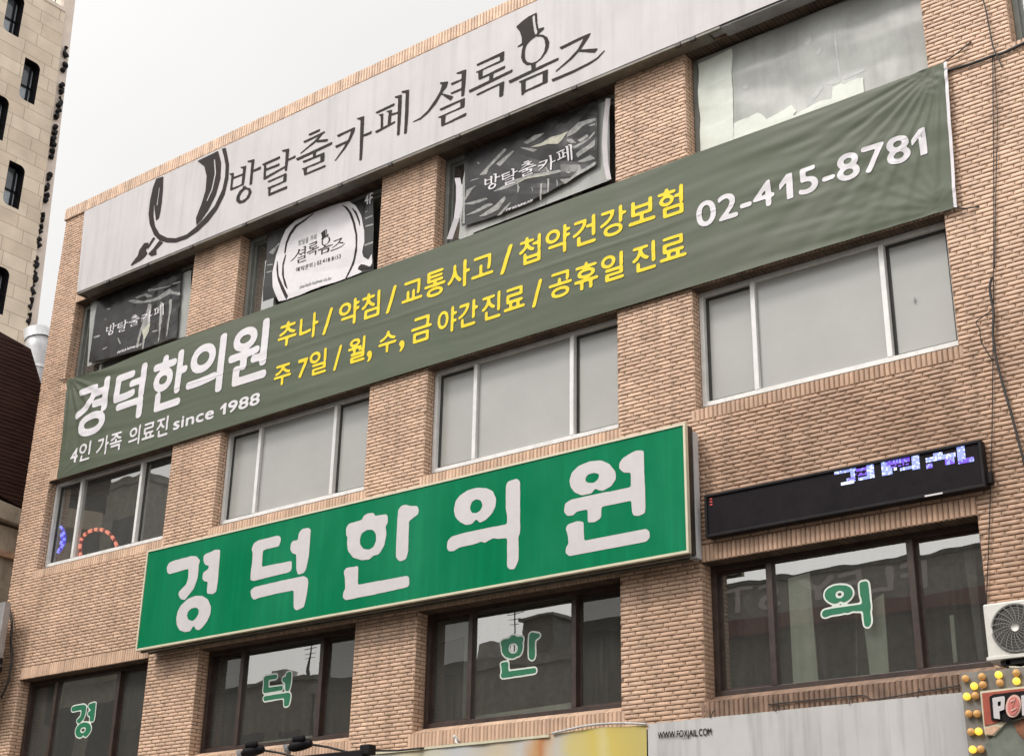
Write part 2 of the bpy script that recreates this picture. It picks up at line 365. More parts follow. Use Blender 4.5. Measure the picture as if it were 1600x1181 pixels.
# traced brush lettering: (crop origin x, y, scale) then polygons in crop pixels; '-' cuts a hole
T1 = (350, 190, 8.4375); T2 = (500, 130, 8.4375); T3 = (640, 90, 8.4375); T4 = (790, 10, 8.4375); MG = (190, 220, 5.9056)
G1 = (250, 860, 9.083); G2 = (380, 820, 8.433); G3 = (530, 780, 7.379); G4 = (690, 740, 7.379); G5 = (870, 690, 6.219)
GL = {}
GL['bang'] = (T1, [[(60,690),(130,675),(128,700),(105,905),(80,912),(98,712)],[(205,605),(295,582),(262,840),(228,842),(252,625)],[(118,735),(265,680),(262,705),(115,760)],[(95,880),(245,825),(240,842),(100,908)],
  [(305,522),(405,495),(380,700),(370,830),(335,838),(362,540),(318,540)],[(385,640),(490,590),(485,630),(385,668)],
  [(245,880),(290,868),(345,880),(367,930),(330,1010),(270,1065),(200,1085),(160,1050),(165,990),(200,920)],'-',[(290,895),(322,910),(322,950),(290,1010),(235,1045),(207,1030),(207,985),(240,930),(270,902)],[(240,855),(290,850),(300,880),(255,885)]])
GL['tal'] = (T1, [[(500,570),(550,550),(560,600),(555,640),(550,755),(530,772),(520,760),(530,590)],[(500,565),(740,455),(738,490),(548,575)],[(545,630),(735,548),(730,585),(545,655)],[(535,735),(800,590),(805,612),(540,768)],
  [(755,382),(860,355),(850,480),(830,650),(800,655),(815,400),(775,400)],[(845,495),(945,445),(940,480),(842,520)],[(570,790),(825,680),(825,700),(590,808)],[(790,690),(828,680),(822,790),(780,795)],[(560,880),(820,770),(820,790),(600,892)],[(560,875),(620,865),(605,980),(585,985),(585,890)],[(585,955),(835,848),(832,885),(590,985)]])
GL['chul'] = (T1, [[(1110,165),(1270,95),(1260,130),(1120,190)],[(1040,265),(1330,125),(1330,150),(1060,285)],[(1330,125),(1305,160),(1225,260),(1005,430),(1000,420),(1190,255),(1270,165)],[(1215,248),(1375,229),(1360,265),(1220,278)],[(945,490),(1430,265),(1420,305),(965,518)],[(1170,400),(1215,385),(1205,470),(1170,475)],
  [(1030,525),(1325,405),(1325,430),(1050,548)],[(1270,425),(1327,405),(1320,520),(1268,535)],[(1020,625),(1320,500),(1315,525),(1045,635)],[(1020,620),(1095,600),(1085,700),(1055,712),(1045,640)],[(1055,690),(1340,568),(1335,600),(1060,712)]])
GL['ka'] = (T2, [[(220,690),(440,590),(468,583),(450,610),(240,715)],[(468,583),(455,640),(400,760),(330,870),(200,1030),(190,1025),(300,870),(375,740),(420,610)],[(195,830),(375,750),(365,785),(215,858)],[(475,470),(585,435),(580,560),(570,750),(555,1010),(520,1025),(535,490),(495,480)],[(575,680),(685,630),(680,668),(575,710)]])
GL['pe'] = (T2, [[(730,385),(985,262),(980,298),(745,408)],[(765,420),(835,400),(830,600),(800,605),(800,440)],[(865,375),(950,350),(930,545),(890,550),(905,390)],[(720,640),(995,498),(990,525),(745,662)],[(945,400),(1035,380),(1030,400),(950,430)],[(980,180),(1080,150),(1070,400),(1050,680),(1015,695),(1030,200),(990,198)],[(1070,110),(1175,85),(1165,400),(1145,660),(1108,678),(1130,135),(1080,130)]])
GL['syeol'] = (T3, [[(400,330),(510,318),(490,390),(440,450),(350,610),(240,740),(150,815),(40,858),(35,850),(140,795),(240,700),(350,540),(400,450),(430,360),(400,352)],[(420,470),(580,515),(540,572),(415,485)],[(610,205),(748,155),(735,350),(718,505),(680,520),(685,215),(620,218)],[(540,345),(690,280),(685,305),(555,370)],[(540,465),(690,400),(685,430),(545,490)],
  [(390,680),(730,530),(725,555),(410,705)],[(670,565),(730,530),(722,650),(668,662)],[(370,790),(725,630),(720,655),(390,800)],[(375,785),(475,765),(465,880),(430,910),(415,905),(415,800)],[(430,890),(750,725),(745,768),(425,910)]])
GL['rok'] = (T3, [[(878,92),(1250,-82),(1245,-40),(890,115)],[(1190,-40),(1250,-82),(1245,40),(1190,55)],[(870,195),(1240,20),(1235,50),(880,205)],[(870,190),(965,160),(960,255),(925,295),(908,295),(905,205)],[(915,275),(1265,105),(1255,150),(920,297)],[(1050,215),(1105,200),(1100,300),(1050,310)],[(775,435),(1362,155),(1355,195),(790,468)],[(875,485),(1250,310),(1235,500),(1195,525),(1180,520),(1185,365),(890,505)]])
GL['hom'] = (T4, [[(215,580),(230,530),(270,500),(320,460),(400,400),(440,375),(500,380),(550,410),(575,470),(570,540),(540,610),(480,690),(420,740),(350,775),(280,780),(230,745),(205,680)],'-',[(280,510),(330,455),(400,405),(440,400),(490,410),(515,450),(525,520),(510,600),(465,680),(410,730),(350,750),(290,740),(260,700),(255,620),(262,560)],
  [(140,275),(220,200),(300,140),(410,85),(415,120),(418,220),(435,300),(510,275),(505,305),(430,375),(400,395),(300,475),(240,515),(160,545),(155,535),(215,490),(215,420),(190,340)],'-',[(350,135),(385,110),(390,200),(405,290),(420,330),(415,365),(390,380),(375,330),(360,220)],
  [(340,765),(400,745),(395,830),(340,860)],[(38,985),(700,675),(695,712),(55,1022)],[(165,1000),(265,985),(262,1130),(225,1180),(210,1175),(205,1015)],[(165,1000),(560,830),(550,860),(250,995)],[(490,870),(560,830),(555,965),(560,985),(550,1005),(490,1010)],[(240,1120),(555,975),(550,1010),(230,1150)]])
GL['jeu'] = (T4, [[(705,545),(1000,400),(1125,350),(1110,385),(990,440),(735,572)],[(1125,350),(1090,420),(990,570),(870,700),(665,868),(655,858),(830,700),(950,570),(1030,420)],[(960,575),(1220,555),(1175,615),(950,600)],[(605,965),(900,840),(1100,740),(1200,680),(1310,570),(1308,590),(1220,690),(1120,760),(900,875),(620,1000)]])
GL['magnifier'] = (MG, [[(320,350),(290,430),(262,560),(250,680),(260,770),(300,870),(350,920),(420,940),(500,940),(600,905),(700,840),(800,745),(880,640),(950,500),(985,350),(992,220),(975,130),(960,65),(925,75),(945,150),(960,230),(955,330),(930,450),(860,600),(760,720),(680,800),(600,865),(500,900),(420,895),(350,860),(310,790),(295,700),(300,560),(330,430),(385,330)],
  [(385,330),(345,345),(312,480),(302,560),(305,640),(318,740),(345,715),(358,660),(372,560),(382,440)],'-',[(345,430),(352,430),(330,600),(322,600)],
  [(700,188),(890,95),(918,200),(912,350),(870,500),(800,640),(735,735),(690,780),(686,715),(735,590),(775,460),(785,330),(765,240)],'-',[(850,170),(862,172),(872,300),(840,450),(790,560),(782,552),(830,440),(858,300)],
  [(292,890),(312,900),(245,1000),(232,992)],[(345,925),(385,938),(320,1010),(325,1050),(275,1068),(245,1045),(255,1035),(290,1000)],[(210,945),(250,940),(245,970),(225,1010),(240,1040),(215,1075),(170,1110),(90,1155),(85,1145),(150,1060),(165,1010)]])
GL['gyeong'] = (G1, [[(95,240),(130,170),(200,140),(450,75),(520,80),(570,140),(550,200),(545,300),(530,400),(480,540),(350,700),(290,685),(260,620),(270,580),(370,480),(400,390),(405,255),(250,300),(130,335),(105,310)],[(620,70),(650,45),(740,10),(770,-12),(855,-15),(840,200),(820,430),(800,580),(750,615),(670,610),(665,560),(680,440),(630,435),(600,400),(610,310),(680,265),(700,215),(640,200),(615,140)],
  [(230,960),(250,860),(300,770),(400,680),(500,640),(600,640),(680,690),(725,800),(715,900),(670,1000),(600,1090),(550,1130),(510,1115),(475,1060),(430,1140),(360,1155),(280,1130),(240,1060)],'-',[(380,920),(400,860),(450,815),(510,805),(550,830),(550,890),(510,960),(460,1000),(400,975)]])
GL['deok'] = (G2, [[(110,320),(140,240),(200,200),(450,140),(490,150),(497,200),(470,280),(260,330),(245,550),(640,470),(640,580),(610,620),(400,670),(130,738),(95,720),(100,620),(120,480),(125,360)],[(720,200),(735,100),(780,50),(850,35),(890,55),(880,200),(865,400),(830,580),(800,630),(720,655),(700,580),(700,385),(650,375),(620,320),(630,240),(660,205)],[(95,860),(150,815),(400,755),(700,690),(800,670),(850,700),(858,760),(840,900),(820,1000),(800,1080),(700,1125),(665,1090),(665,860),(450,900),(200,960),(140,985),(105,940)]])
GL['han'] = (G3, [[(80,420),(80,330),(110,280),(265,235),(280,190),(330,160),(400,155),(410,190),(545,170),(560,200),(560,270),(535,310),(545,400),(520,530),(460,630),(390,650),(350,690),(260,700),(160,670),(100,590),(90,500),(98,430)],'-',[(240,450),(260,390),(320,350),(390,350),(425,400),(425,480),(395,550),(340,580),(280,570),(240,520)],[(670,250),(680,120),(720,70),(770,60),(820,75),(900,75),(920,120),(910,170),(850,215),(805,250),(800,400),(795,600),(770,690),(700,715),(655,670),(655,560)],[(50,830),(80,790),(220,765),(215,985),(450,940),(780,880),(805,895),(810,980),(790,1010),(450,1085),(75,1160),(40,1130),(50,1060),(70,1030),(65,900)]])
GL['ui'] = (G4, [[(140,420),(160,320),(210,250),(300,190),(400,160),(520,165),(590,200),(630,290),(620,380),(580,460),(510,530),(440,565),(400,520),(350,580),(280,590),(210,555),(160,500)],'-',[(325,390),(350,320),(400,292),(450,305),(475,360),(450,420),(400,455),(345,450)],[(60,850),(70,770),(120,720),(300,670),(500,630),(755,580),(755,480),(740,400),(740,150),(760,90),(870,55),(905,90),(905,680),(885,730),(890,900),(885,1000),(840,1100),(780,1100),(755,1070),(755,740),(640,750),(600,740),(540,770),(500,795),(450,780),(400,805),(200,850),(140,890),(80,892)]])
GL['won'] = (G5, [[(122,380),(145,300),(210,235),(320,190),(430,180),(510,215),(570,290),(575,360),(530,430),(450,475),(400,470),(375,450),(340,500),(240,520),(170,490),(135,440)],'-',[(275,360),(300,320),(360,300),(415,315),(405,360),(360,400),(300,398),(280,385)],[(70,680),(80,600),(140,560),(720,440),(720,300),(650,300),(605,260),(605,210),(640,160),(720,110),(770,85),(845,85),(850,300),(860,500),(860,690),(800,720),(745,718),(730,680),(725,570),(435,630),(430,740),(370,780),(300,785),(300,655),(190,680),(160,715),(100,720)],[(85,840),(110,800),(200,770),(260,775),(265,960),(870,845),(900,870),(905,930),(870,970),(120,1110),(85,1080),(90,1020),(115,990),(105,900)]])
def glyph_polys(key, Y):
    (ox, oy, s), polys = GL[key]; res = []; sub = False
    for p in polys:
        if isinstance(p, str): sub = True; continue
        p = np.array(p, float); x, z = U(ox+p[:, 0]/s, oy+p[:, 1]/s, Y)
        res.append((np.stack([x, z], -1), not sub)); sub = False
    return res
def glyphs_mesh(mb, keys, Y, yfun, cell=.012, sigma=.6, th=.5, remap=None, run=30):
    polys = [q for k in keys for q in glyph_polys(k, Y)]
    if remap:       # remap: function on [n,2]
        polys = [(remap(p), a) for p, a in polys]
    A = np.concatenate([p for p, _ in polys])
    f = Field(A[:, 0].min(), A[:, 0].max(), A[:, 1].min(), A[:, 1].max(), cell)
    for p, a in polys: f.poly(p, a)
    return f.mesh(mb, yfun, sigma, th, run)
def boxmap(keys, Y, X0, X1, Z0, Z1):
    A = np.concatenate([p for k in keys for p, _ in glyph_polys(k, Y)]); lo = A.min(0); hi = A.max(0)
    return lambda p: (p-lo)/(hi-lo)*[X1-X0, Z1-Z0]+[X0, Z0]

_attach0 = MB.build
def _build(s, name, mat, parent=None, smooth=False, bevel=0.):
    o = _attach0(s, name, mat, None, smooth, bevel)
    if parent: attach(o, parent)
    return o
MB.build = _build
# ---------------------------------------------------------------- ground (structure)
g = MB(); g.quad((-300, -300, -4.3), (300, -300, -4.3), (300, 300, -4.3), (-300, 300, -4.3)); tag(g.build('ground', M['paving']), kind='structure')
g = MB(); g.quad((-150, -13.2, -4.296), (150, -13.2, -4.296), (150, -3.2, -4.296), (-150, -3.2, -4.296)); tag(g.build('road', M['asphalt']), kind='structure')
for nm, a, b in (('pavement', -3.2, 9.), ('pavement', -30., -13.2)):
    g = MB(); g.box(-150, 150, a, b, -4.35, -4.17); tag(g.build(nm, M['paving']), kind='structure')

# ---------------------------------------------------------------- main brick building
COLS = [(.693, 3.872), (4.989, 8.047), (9.116, 12.173), (13.241, 16.337)]
ROWS = dict(C=(0., 1.5), B=(3.3, 4.82), A=(6.6, 8.14))
OPEN = [(a, b, z0, z1, r) for r, (z0, z1) in ROWS.items() for a, b in COLS]+[(17.27, 20., 6.6, 8.14, 'A')]
BX1, BZ0, BZ1 = 20.4, -4.3, 10.0
bld = thing('brick_building', 'tan brick building carrying the green box sign and the long banners', 'building', (8, 0, -4.3))
BL_, BH = .2137, .05
HPROF = np.array([(0, 0), (.10, .75), (.42, 1.), (.78, .85), (1, 0)])
def bricks(mb, R, o=(0, 0, 0), a=(1, 0, 0), n=(0, -1, 0), depth=.0128, vertical=False):
    """R: rows (u0,u1,z0,z1) -> rounded-face bricks on the plane through o spanned by a and Z"""
    R = np.asarray(R, float)
    if not len(R): return
    o, a, n = map(np.asarray, (o, a, n)); up = np.array([0, 0, 1.])
    N = len(R); Lh = (R[:, 3]-R[:, 2]) if vertical else (R[:, 1]-R[:, 0]); e = np.minimum(.02, Lh/3)
    if vertical:
        ends = np.stack([R[:, 2], R[:, 2]+e*.5, R[:, 3]-e*.5, R[:, 3]], 1); w0, w = R[:, 0], R[:, 1]-R[:, 0]
    else:
        ends = np.stack([R[:, 0], R[:, 0]+e, R[:, 1]-e, R[:, 1]], 1); w0, w = R[:, 2], R[:, 3]-R[:, 2]
    jit = 1+RNG.uniform(-.18, .18, N)
    ef = np.array([0, 1, 1, 0.])
    V = np.zeros((N, 4, 5, 3))
    for i in range(4):
        for j in range(5):
            u = ends[:, i]; v = w0+w*HPROF[j, 0]; d = depth*ef[i]*HPROF[j, 1]*jit-.003
            if vertical: u, v = v, u
            V[:, i, j] = o+u[:, None]*a+v[:, None]*up+d[:, None]*n
    base = (np.arange(N)*20)[:, None]
    fs = []
    for i in range(3):
        for j in range(4):
            q = np.array([i*5+j, (i+1)*5+j, (i+1)*5+j+1, i*5+j+1]); fs.append(base+q)
    F = np.concatenate(fs, 0)
    mb.add(V.reshape(-1, 3), F.tolist())
HIDE = [(1.6, 15.8, 8.45, 9.55), (1.5, 16., 5.05, 6.35), (4.4, 12.8, 1.8, 2.8), (13., 15.6, -9, -.75), (8.5, 12.2, -9, -.7)]
EXC = [(a, b, z0-(.19 if r == 'C' else .16), z1+.2) for a, b, z0, z1, r in OPEN]
rows = []
k = 0; z = -1.4
while z < BZ1-.02:
    zm = z+BH/2; iv = [(0., BX1)]
    for (a, b, c, d) in EXC+HIDE:
        if c < zm < d:
            nv = []
            for p, q in iv:
                if b <= p or a >= q: nv.append((p, q)); continue
                if a > p: nv.append((p, a))
                if b < q: nv.append((b, q))
            iv = nv
    off = (k % 2)*BL_/2+.03*math.sin(k*1.7)
    for p, q in iv:
        x = math.floor((p-off)/BL_)*BL_+off
        while x < q:
            a0 = max(p, x); b0 = min(q, x+BL_-.008)
            if b0-a0 > .03: rows.append((a0, b0, z+.0035, z+BH-.0035))
            x += BL_
    k += 1; z += BH
w = MB(); bricks(w, rows)
jr = []
for a, b, z0, z1, r in OPEN:
    dj = .2 if r != 'B' else .15
    zz = z0; kk = 0; R = []
    while zz < z1-.03:
        h = .1 if kk % 2 else .2
        R.append((0., min(h, dj)-.006, zz+.0035, zz+BH-.0035))
        if h < dj: R.append((h, dj, zz+.0035, zz+BH-.0035))
        zz += BH; kk += 1
    bricks(w, R, (a, 0, 0), (0, 1, 0), (1, 0, 0), .006)
    bricks(w, R, (b, 0, 0), (0, 1, 0), (-1, 0, 0), .006)
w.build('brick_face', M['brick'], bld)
# mortar backing with the openings left out, reveals
w = MB()
xs = sorted({0., BX1, *[v for o in OPEN for v in o[:2]]}); zs = sorted({BZ0, BZ1, *[v for o in OPEN for v in o[2:4]]})
for i in range(len(xs)-1):
    for j in range(len(zs)-1):
        xm, zm = (xs[i]+xs[i+1])/2, (zs[j]+zs[j+1])/2
        if any(a < xm < b and c < zm < d for a, b, c, d, _ in OPEN): continue
        w.quad((xs[i], .006, zs[j]), (xs[i+1], .006, zs[j]), (xs[i+1], .006, zs[j+1]), (xs[i], .006, zs[j+1]))
for a, b, z0, z1, r in OPEN:
    D = .42
    w.quad((a-.001, .006, z0), (a-.001, D, z0), (a-.001, D, z1), (a-.001, .006, z1)); w.quad((b+.001, .006, z0), (b+.001, D, z0), (b+.001, D, z1), (b+.001, .006, z1))
    w.quad((a, .006, z1+.003), (b, .006, z1+.003), (b, D, z1+.003), (a, D, z1+.003))
    w.quad((a, .0, z0-.004), (b, .0, z0-.004), (b, .16, z0+.07), (a, .16, z0+.07)); w.quad((a, .16, z0+.07), (b, .16, z0+.07), (b, D, z0+.07), (a, D, z0+.07))
# sides, back, roof
w.quad((0, .006, BZ0), (0, 11, BZ0), (0, 11, BZ1+.2), (0, .006, BZ1+.2)); w.quad((BX1, .006, BZ0), (BX1, 11, BZ0), (BX1, 11, BZ1+.2), (BX1, .006, BZ1+.2))
w.quad((0, 11, BZ0), (BX1, 11, BZ0), (BX1, 11, BZ1+.2), (0, 11, BZ1+.2)); w.quad((0, .1, BZ1-.4), (BX1, .1, BZ1-.4), (BX1, 11, BZ1-.4), (0, 11, BZ1-.4))
w.build('wall', M['mortar'], bld)
# soldier courses at heads and sills
SP = .0565
w = MB(); stained_mb = MB(); soffit_mb = MB()
for a, b, z0, z1, r in OPEN:
    ext = .06
    n = int((b-a+2*ext)/SP); sp = (b-a+2*ext)/n
    s = [(a-ext+i*sp, a-ext+(i+1)*sp-.006, z0-(.185 if r == 'C' else .155), z0-.003) for i in range(n)]
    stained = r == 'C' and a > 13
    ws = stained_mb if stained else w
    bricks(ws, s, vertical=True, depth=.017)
    hd = [(a+i*(b-a)/n, a+(i+1)*(b-a)/n-.006, z1+.0, z1+.195) for i in range(n)]
    bricks(w, hd, vertical=True, depth=.015)
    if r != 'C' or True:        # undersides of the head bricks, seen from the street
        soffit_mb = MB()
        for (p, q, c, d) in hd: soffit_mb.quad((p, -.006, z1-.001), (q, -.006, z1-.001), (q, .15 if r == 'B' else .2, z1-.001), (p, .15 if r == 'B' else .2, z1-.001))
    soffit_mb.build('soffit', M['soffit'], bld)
    if r == 'C':
        s2 = [(a-ext+i*sp, a-ext+(i+1)*sp-.006, z0+.0, z0+.07) for i in range(n)]
        for (p, q, c, d) in s2: ws.quad((p, -.004, z0-.004), (q, -.004, z0-.004), (q, .15, z0+.066), (p, .15, z0+.066))
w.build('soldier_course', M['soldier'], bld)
stained_mb.build('stained_sill', M['soldier_stained'], bld)
w = MB(); n = int(BX1/SP)
bricks(w, [(i*SP, (i+1)*SP-.007, BZ1-.005, BZ1+.235) for i in range(n)], o=(0, -.035, 0), vertical=True, depth=.022)
w.build('coping_course', M['coping'], bld)
w = MB(); w.box(0, BX1, -.032, .3, BZ1-.004, BZ1+.233); w.build('parapet', M['mortar'], bld)
# rooms behind the glass
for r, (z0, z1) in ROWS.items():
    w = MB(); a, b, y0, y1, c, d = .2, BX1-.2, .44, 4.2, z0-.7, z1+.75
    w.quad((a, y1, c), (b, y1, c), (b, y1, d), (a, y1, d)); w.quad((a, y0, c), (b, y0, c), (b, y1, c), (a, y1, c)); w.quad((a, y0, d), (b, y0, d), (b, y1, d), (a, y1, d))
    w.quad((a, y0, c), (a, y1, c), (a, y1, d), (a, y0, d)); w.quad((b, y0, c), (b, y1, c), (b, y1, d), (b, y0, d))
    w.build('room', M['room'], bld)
# windows
MUL = (.71, 2.27)
WIN = {}
def window(ci, r, fm, pane_mats, yf, fw=.055, mw=.06, sash=True, label=None):
    a, b, z0, z1 = (*(COLS[ci] if ci < 4 else (17.27, 20.)), *ROWS[r]); z0 += .072
    f = MB(); y0, y1 = yf, yf+.10
    f.box(a, b, y0, y1, z0, z0+fw); f.box(a, b, y0, y1, z1-fw, z1); f.box(a, a+fw, y0, y1, z0+fw, z1-fw); f.box(b-fw, b, y0, y1, z0+fw, z1-fw)
    mx = [a+MUL[0], a+MUL[1]+(.03 if ci == 3 else 0)] if ci < 4 else [a+.9]
    for m_ in mx: f.box(m_-mw/2, m_+mw/2, y0-.004, y1, z0+fw, z1-fw)
    wo = f.build('window', fm, bld, bevel=.004)
    if label: wo['label'] = label
    ed = [a+fw]+[v for m_ in mx for v in (m_-mw/2, m_+mw/2)]+[b-fw]
    for i in range(len(mx)+1):
        p, q = ed[2*i], ed[2*i+1]; c, d = z0+fw, z1-fw; yp = yf+.045
        if sash and i != 1:
            sw = .035; yp = yf+.075
            s = MB(); s.box(p, q, yp-.012, yp+.02, c, c+sw); s.box(p, q, yp-.012, yp+.02, d-sw, d); s.box(p, p+sw, yp-.012, yp+.02, c+sw, d-sw); s.box(q-sw, q, yp-.012, yp+.02, c+sw, d-sw)
            s.build('sash', M['dark_gap'] if r == 'B' else fm, wo); p += sw; q -= sw; c += sw; d -= sw
        pm = pane_mats[min(i, len(pane_mats)-1)]
        if pm:
            s = MB(); s.quad((p, yp, c), (q, yp, c), (q, yp, d), (p, yp, d)); s.build('pane', pm, wo)
    WIN[(ci, r)] = wo
    return wo
for ci in range(4):
    window(ci, 'B', M['white_frame'], [M['clear']] if ci == 0 else [M['frosted']], .15)
for ci in range(4):
    window(ci, 'C', M['brown_frame'], [M['dim'] if ci != 3 else M['tinted'], M['tinted'], M['dim'] if ci != 3 else M['tinted']], .2, fw=.06, mw=.07)
for ci in range(3): window(ci, 'A', M['grey_frame'], [M['clear']], .2, fw=.07)
window(3, 'A', M['grey_frame'], [M['clear'], M['clear'], M['clear']], .2, fw=.07, mw=.05)
window(4, 'A', M['grey_frame'], [M['clear']], .2, fw=.06)
def pane_mark(pts):
    x, z = U([p[0] for p in pts], [p[1] for p in pts], .19); w = MB(); w.prism([(a, b) for a, b in zip(x, z)], 1, .188, .1925); w.build('water_mark', M['sheet_crease'], WIN[(3, 'B')])
pane_mark([(1425, 461), (1428, 463), (1427, 471), (1424, 468)])
# decals on the first-floor panes
for ci, key, bb in ((0, 'gyeong', (109, 1157, 147, 1094)), (1, 'deok', (410, 1111, 455, 1046)), (2, 'han', (782, 1062, 844, 983)), (3, 'ui', (1283, 991, 1361, 904))):
    yd = .2+.045-.004
    x0, x1 = float(U(bb[0], (bb[1]+bb[3])/2, yd)[0]), float(U(bb[2], (bb[1]+bb[3])/2, yd)[0]); xm = (bb[0]+bb[2])/2
    zc = float(U(xm, (bb[1]+bb[3])/2, yd)[1]); hh = float(U(xm, bb[3], yd)[1])-float(U(xm, bb[1], yd)[1])-(x1-x0)*.17
    rm = boxmap([key], -.322, x0, x1, zc-hh/2, zc+hh/2)
    s = glyphs_mesh(MB(), [key], -.322, flat(yd), .010, 1.6, .16, rm); s.build('decal_edge', M['decal_white'], WIN[(ci, 'C')])
    s = glyphs_mesh(MB(), [key], -.322, flat(yd-.003), .010, 1.0, .62, rm); s.build('decal_letter', M['decal_green'], WIN[(ci, 'C')])
# pale things seen inside the first-floor windows
def inner(ci, pts, Y, m, nm='curtain'):
    x, z = U([p[0] for p in pts], [p[1] for p in pts], Y)
    s = MB(); s.prism([(a, b) for a, b in zip(x, z)], 1, Y, Y+.02); s.build(nm, m, WIN[(ci, 'C')])
c4 = lambda L_: [(1060+x/3.2, 780+y/3.2) for x, y in L_]
inner(3, c4([(548, 395), (655, 365), (700, 915), (575, 940)]), .36, M['curtain'])
inner(3, c4([(930, 650), (930, 530), (1025, 470), (1055, 885), (960, 890)]), .36, M['curtain'], 'leaning_board')
inner(3, c4([(885, 560), (892, 560), (895, 900), (888, 900)]), .48, M['grey_frame'], 'cord')
inner(3, c4([(1355, 580), (1375, 575), (1395, 812), (1375, 815)]), .6, M['curtain'], 'pole')
inner(3, c4([(1415, 175), (1470, 160), (1530, 800), (1500, 805)]), .55, M['room'], 'curtain')
c3 = lambda L_: [(640+x/4.217, 880+y/4.217) for x, y in L_]
inner(2, c3([(400, 1010), (1065, 915), (1065, 985), (395, 1055)]), .5, M['curtain'], 'inner_ledge')
inner(2, c3([(172, 370), (388, 335), (385, 470), (165, 535)]), .36, M['curtain'], 'taped_paper')
inner(2, c3([(362, 480), (383, 470), (370, 1040), (345, 1045)]), .36, M['curtain'], 'curtain')
c2 = lambda L_: [(290+x/4.9, 940+y/4.9) for x, y in L_]
inner(1, c2([(430, 1090), (970, 1020), (970, 1065), (365, 1140)]), .5, M['curtain'], 'inner_ledge')
inner(1, c2([(455, 440), (480, 440), (420, 1100), (385, 1110)]), .42, M['curtain'], 'curtain')
c1 = lambda L_: [(x/6.154, 1000+y/6.154) for x, y in L_]
inner(0, c1([(575, 430), (1120, 330), (1120, 370), (600, 460), (510, 1114), (470, 1114)]), .45, M['curtain'], 'inner_frame')

# ---------------------------------------------------------------- long white signboard over the top floor
TY = -.25
sgn = thing('signboard', 'long white signboard with a drawn magnifier and brush lettering under the roof edge', 'signboard', (8, TY, 8.14))
tl = U(133, 331, TY); bl = U(120.5, 458, TY)
def ty_fun(x, z): return TY-.004+.0025*np.sin(x*3.1+z)*np.sin(x*.7)
nx, nz_ = 220, 14
X = np.zeros((nz_, nx)); Z = np.zeros((nz_, nx))
for j in range(nz_):
    t = j/(nz_-1); xl = float(bl[0])*(1-t)+float(tl[0])*t
    X[j] = np.linspace(xl, 16.45, nx); Z[j] = 8.145+(9.79-8.145)*t
folds = .010*np.exp(-((X-1.3)/1.1)**2)*np.abs(np.sin(X*9+Z*.6))*np.clip((Z-8.4)/1.2, 0, 1)
w = MB(); w.grid(X, ty_fun(X, Z)-folds, Z); w.build('sign_face', M['sign_white'], sgn, smooth=True)
w = MB(); x0 = 1.05
w.box(x0+.05, 16.44, TY+.012, -.03, 8.17, 9.76); w.build('sign_box', M['steel'], sgn)
w = MB(); w.box(x0+.02, 13.9, TY+.004, TY+.05, 8.105, 8.165); w.box(x0+.06, 13.7, TY+.052, -.02, 8.125, 8.168); w.box(x0+.02, x0+.05, TY+.004, -.03, 8.105, 8.165)
w.build('bottom_rail', M['alu'], sgn)
w = MB(); w.box(13.9, 16.44, TY+.02, -.02, 8.12, 8.167); w.build('bottom_tray', M['steel'], sgn)
w = MB()
for px, py in ((170, 437), (230, 414), (300, 384), (383, 350), (462, 318), (532, 290), (610, 257), (716, 218), (793, 180), (898, 138), (1060, 70), (1083, 60)):
    x, z = U(px, py, TY); w = MB(); w.box(float(x)-.05, float(x)+.03, TY-.012, TY+.03, 8.085, 8.135); w.build('clip', M['case'], sgn)
for keys, nm in ((['magnifier'], 'magnifier_drawing'), (['bang', 'tal', 'chul', 'ka', 'pe'], 'lettering'), (['syeol', 'rok', 'hom', 'jeu'], 'lettering')):
    s = glyphs_mesh(MB(), keys, TY-.008, lambda x, z: ty_fun(x, z)-.006, .011, .55); s.build(nm, M['ink'], sgn)

# ---------------------------------------------------------------- dark green vinyl banner
BYO = -.075
corn = [(U(105, 592, BYO)), (U(88.5, 749, BYO)), (U(1474.5, 98, BYO)), (U(1490, 325, BYO))]
corn = [(float(a), float(b)) for a, b in corn]
_ph = RNG.uniform(0, 6.28, 12)
def fan(x, z, xc, zc, kfreq, amp, reach, ph):
    dx, dz = x-xc, z-zc; r = np.hypot(dx, dz)+1e-6; a = np.arctan2(dz, dx)
    return amp*np.exp(-r/reach)*np.minimum(r/.18, 1)*(np.sin(a*kfreq+ph)+.5*np.sin(a*kfreq*1.9+ph*2+r))
def by_fun(x, z):
    x = np.asarray(x, float); z = np.asarray(z, float)
    y = np.zeros_like(x)+BYO
    y = y+.012*np.sin(x*.9+.6)*np.sin((z-4.8)*1.7)                      # slow belly
    y = y+fan(x, z, 16.5, 6.62, 34, .0095, 1.6, .4)+fan(x, z, 16.42, 4.83, 26, .004, .9, 2.1)
    y = y+fan(x, z, .95, 6.63, 20, .013, .9, 1.)+fan(x, z, 1.0, 4.78, 16, .008, .6, .3)
    e = .0014+.0014*np.clip((x-12.3)/2.5, 0, 1)+.0012*np.exp(-((x-4)/2.5)**2)
    for i in range(5):
        k = (15., 24., 37., 9., 55.)[i]; sl = (.35, -.22, .12, .5, -.1)[i]
        y = y+e*(1., .8, .6, 1.2, .35)[i]*np.sin(k*(z+sl*.12*x+.05*np.sin(x*(1.1+.4*i)+_ph[i]))+_ph[i+5])*(.55+.45*np.sin(x*(.8+.37*i)+_ph[i]*2))
    y = y-.006*np.exp(-((z-5.72-.01*np.sin(x*2))/.012)**2)*np.clip((x-3.5)/.5, 0, 1)*np.clip((14.5-x)/1., 0, 1)  # seam
    return np.minimum(y, -.03)
ban = thing('banner', 'dark green vinyl banner with yellow and white Korean lettering tied across the facade', 'banner', (8.6, BYO, 4.8))
nx, nz_ = 520, 70
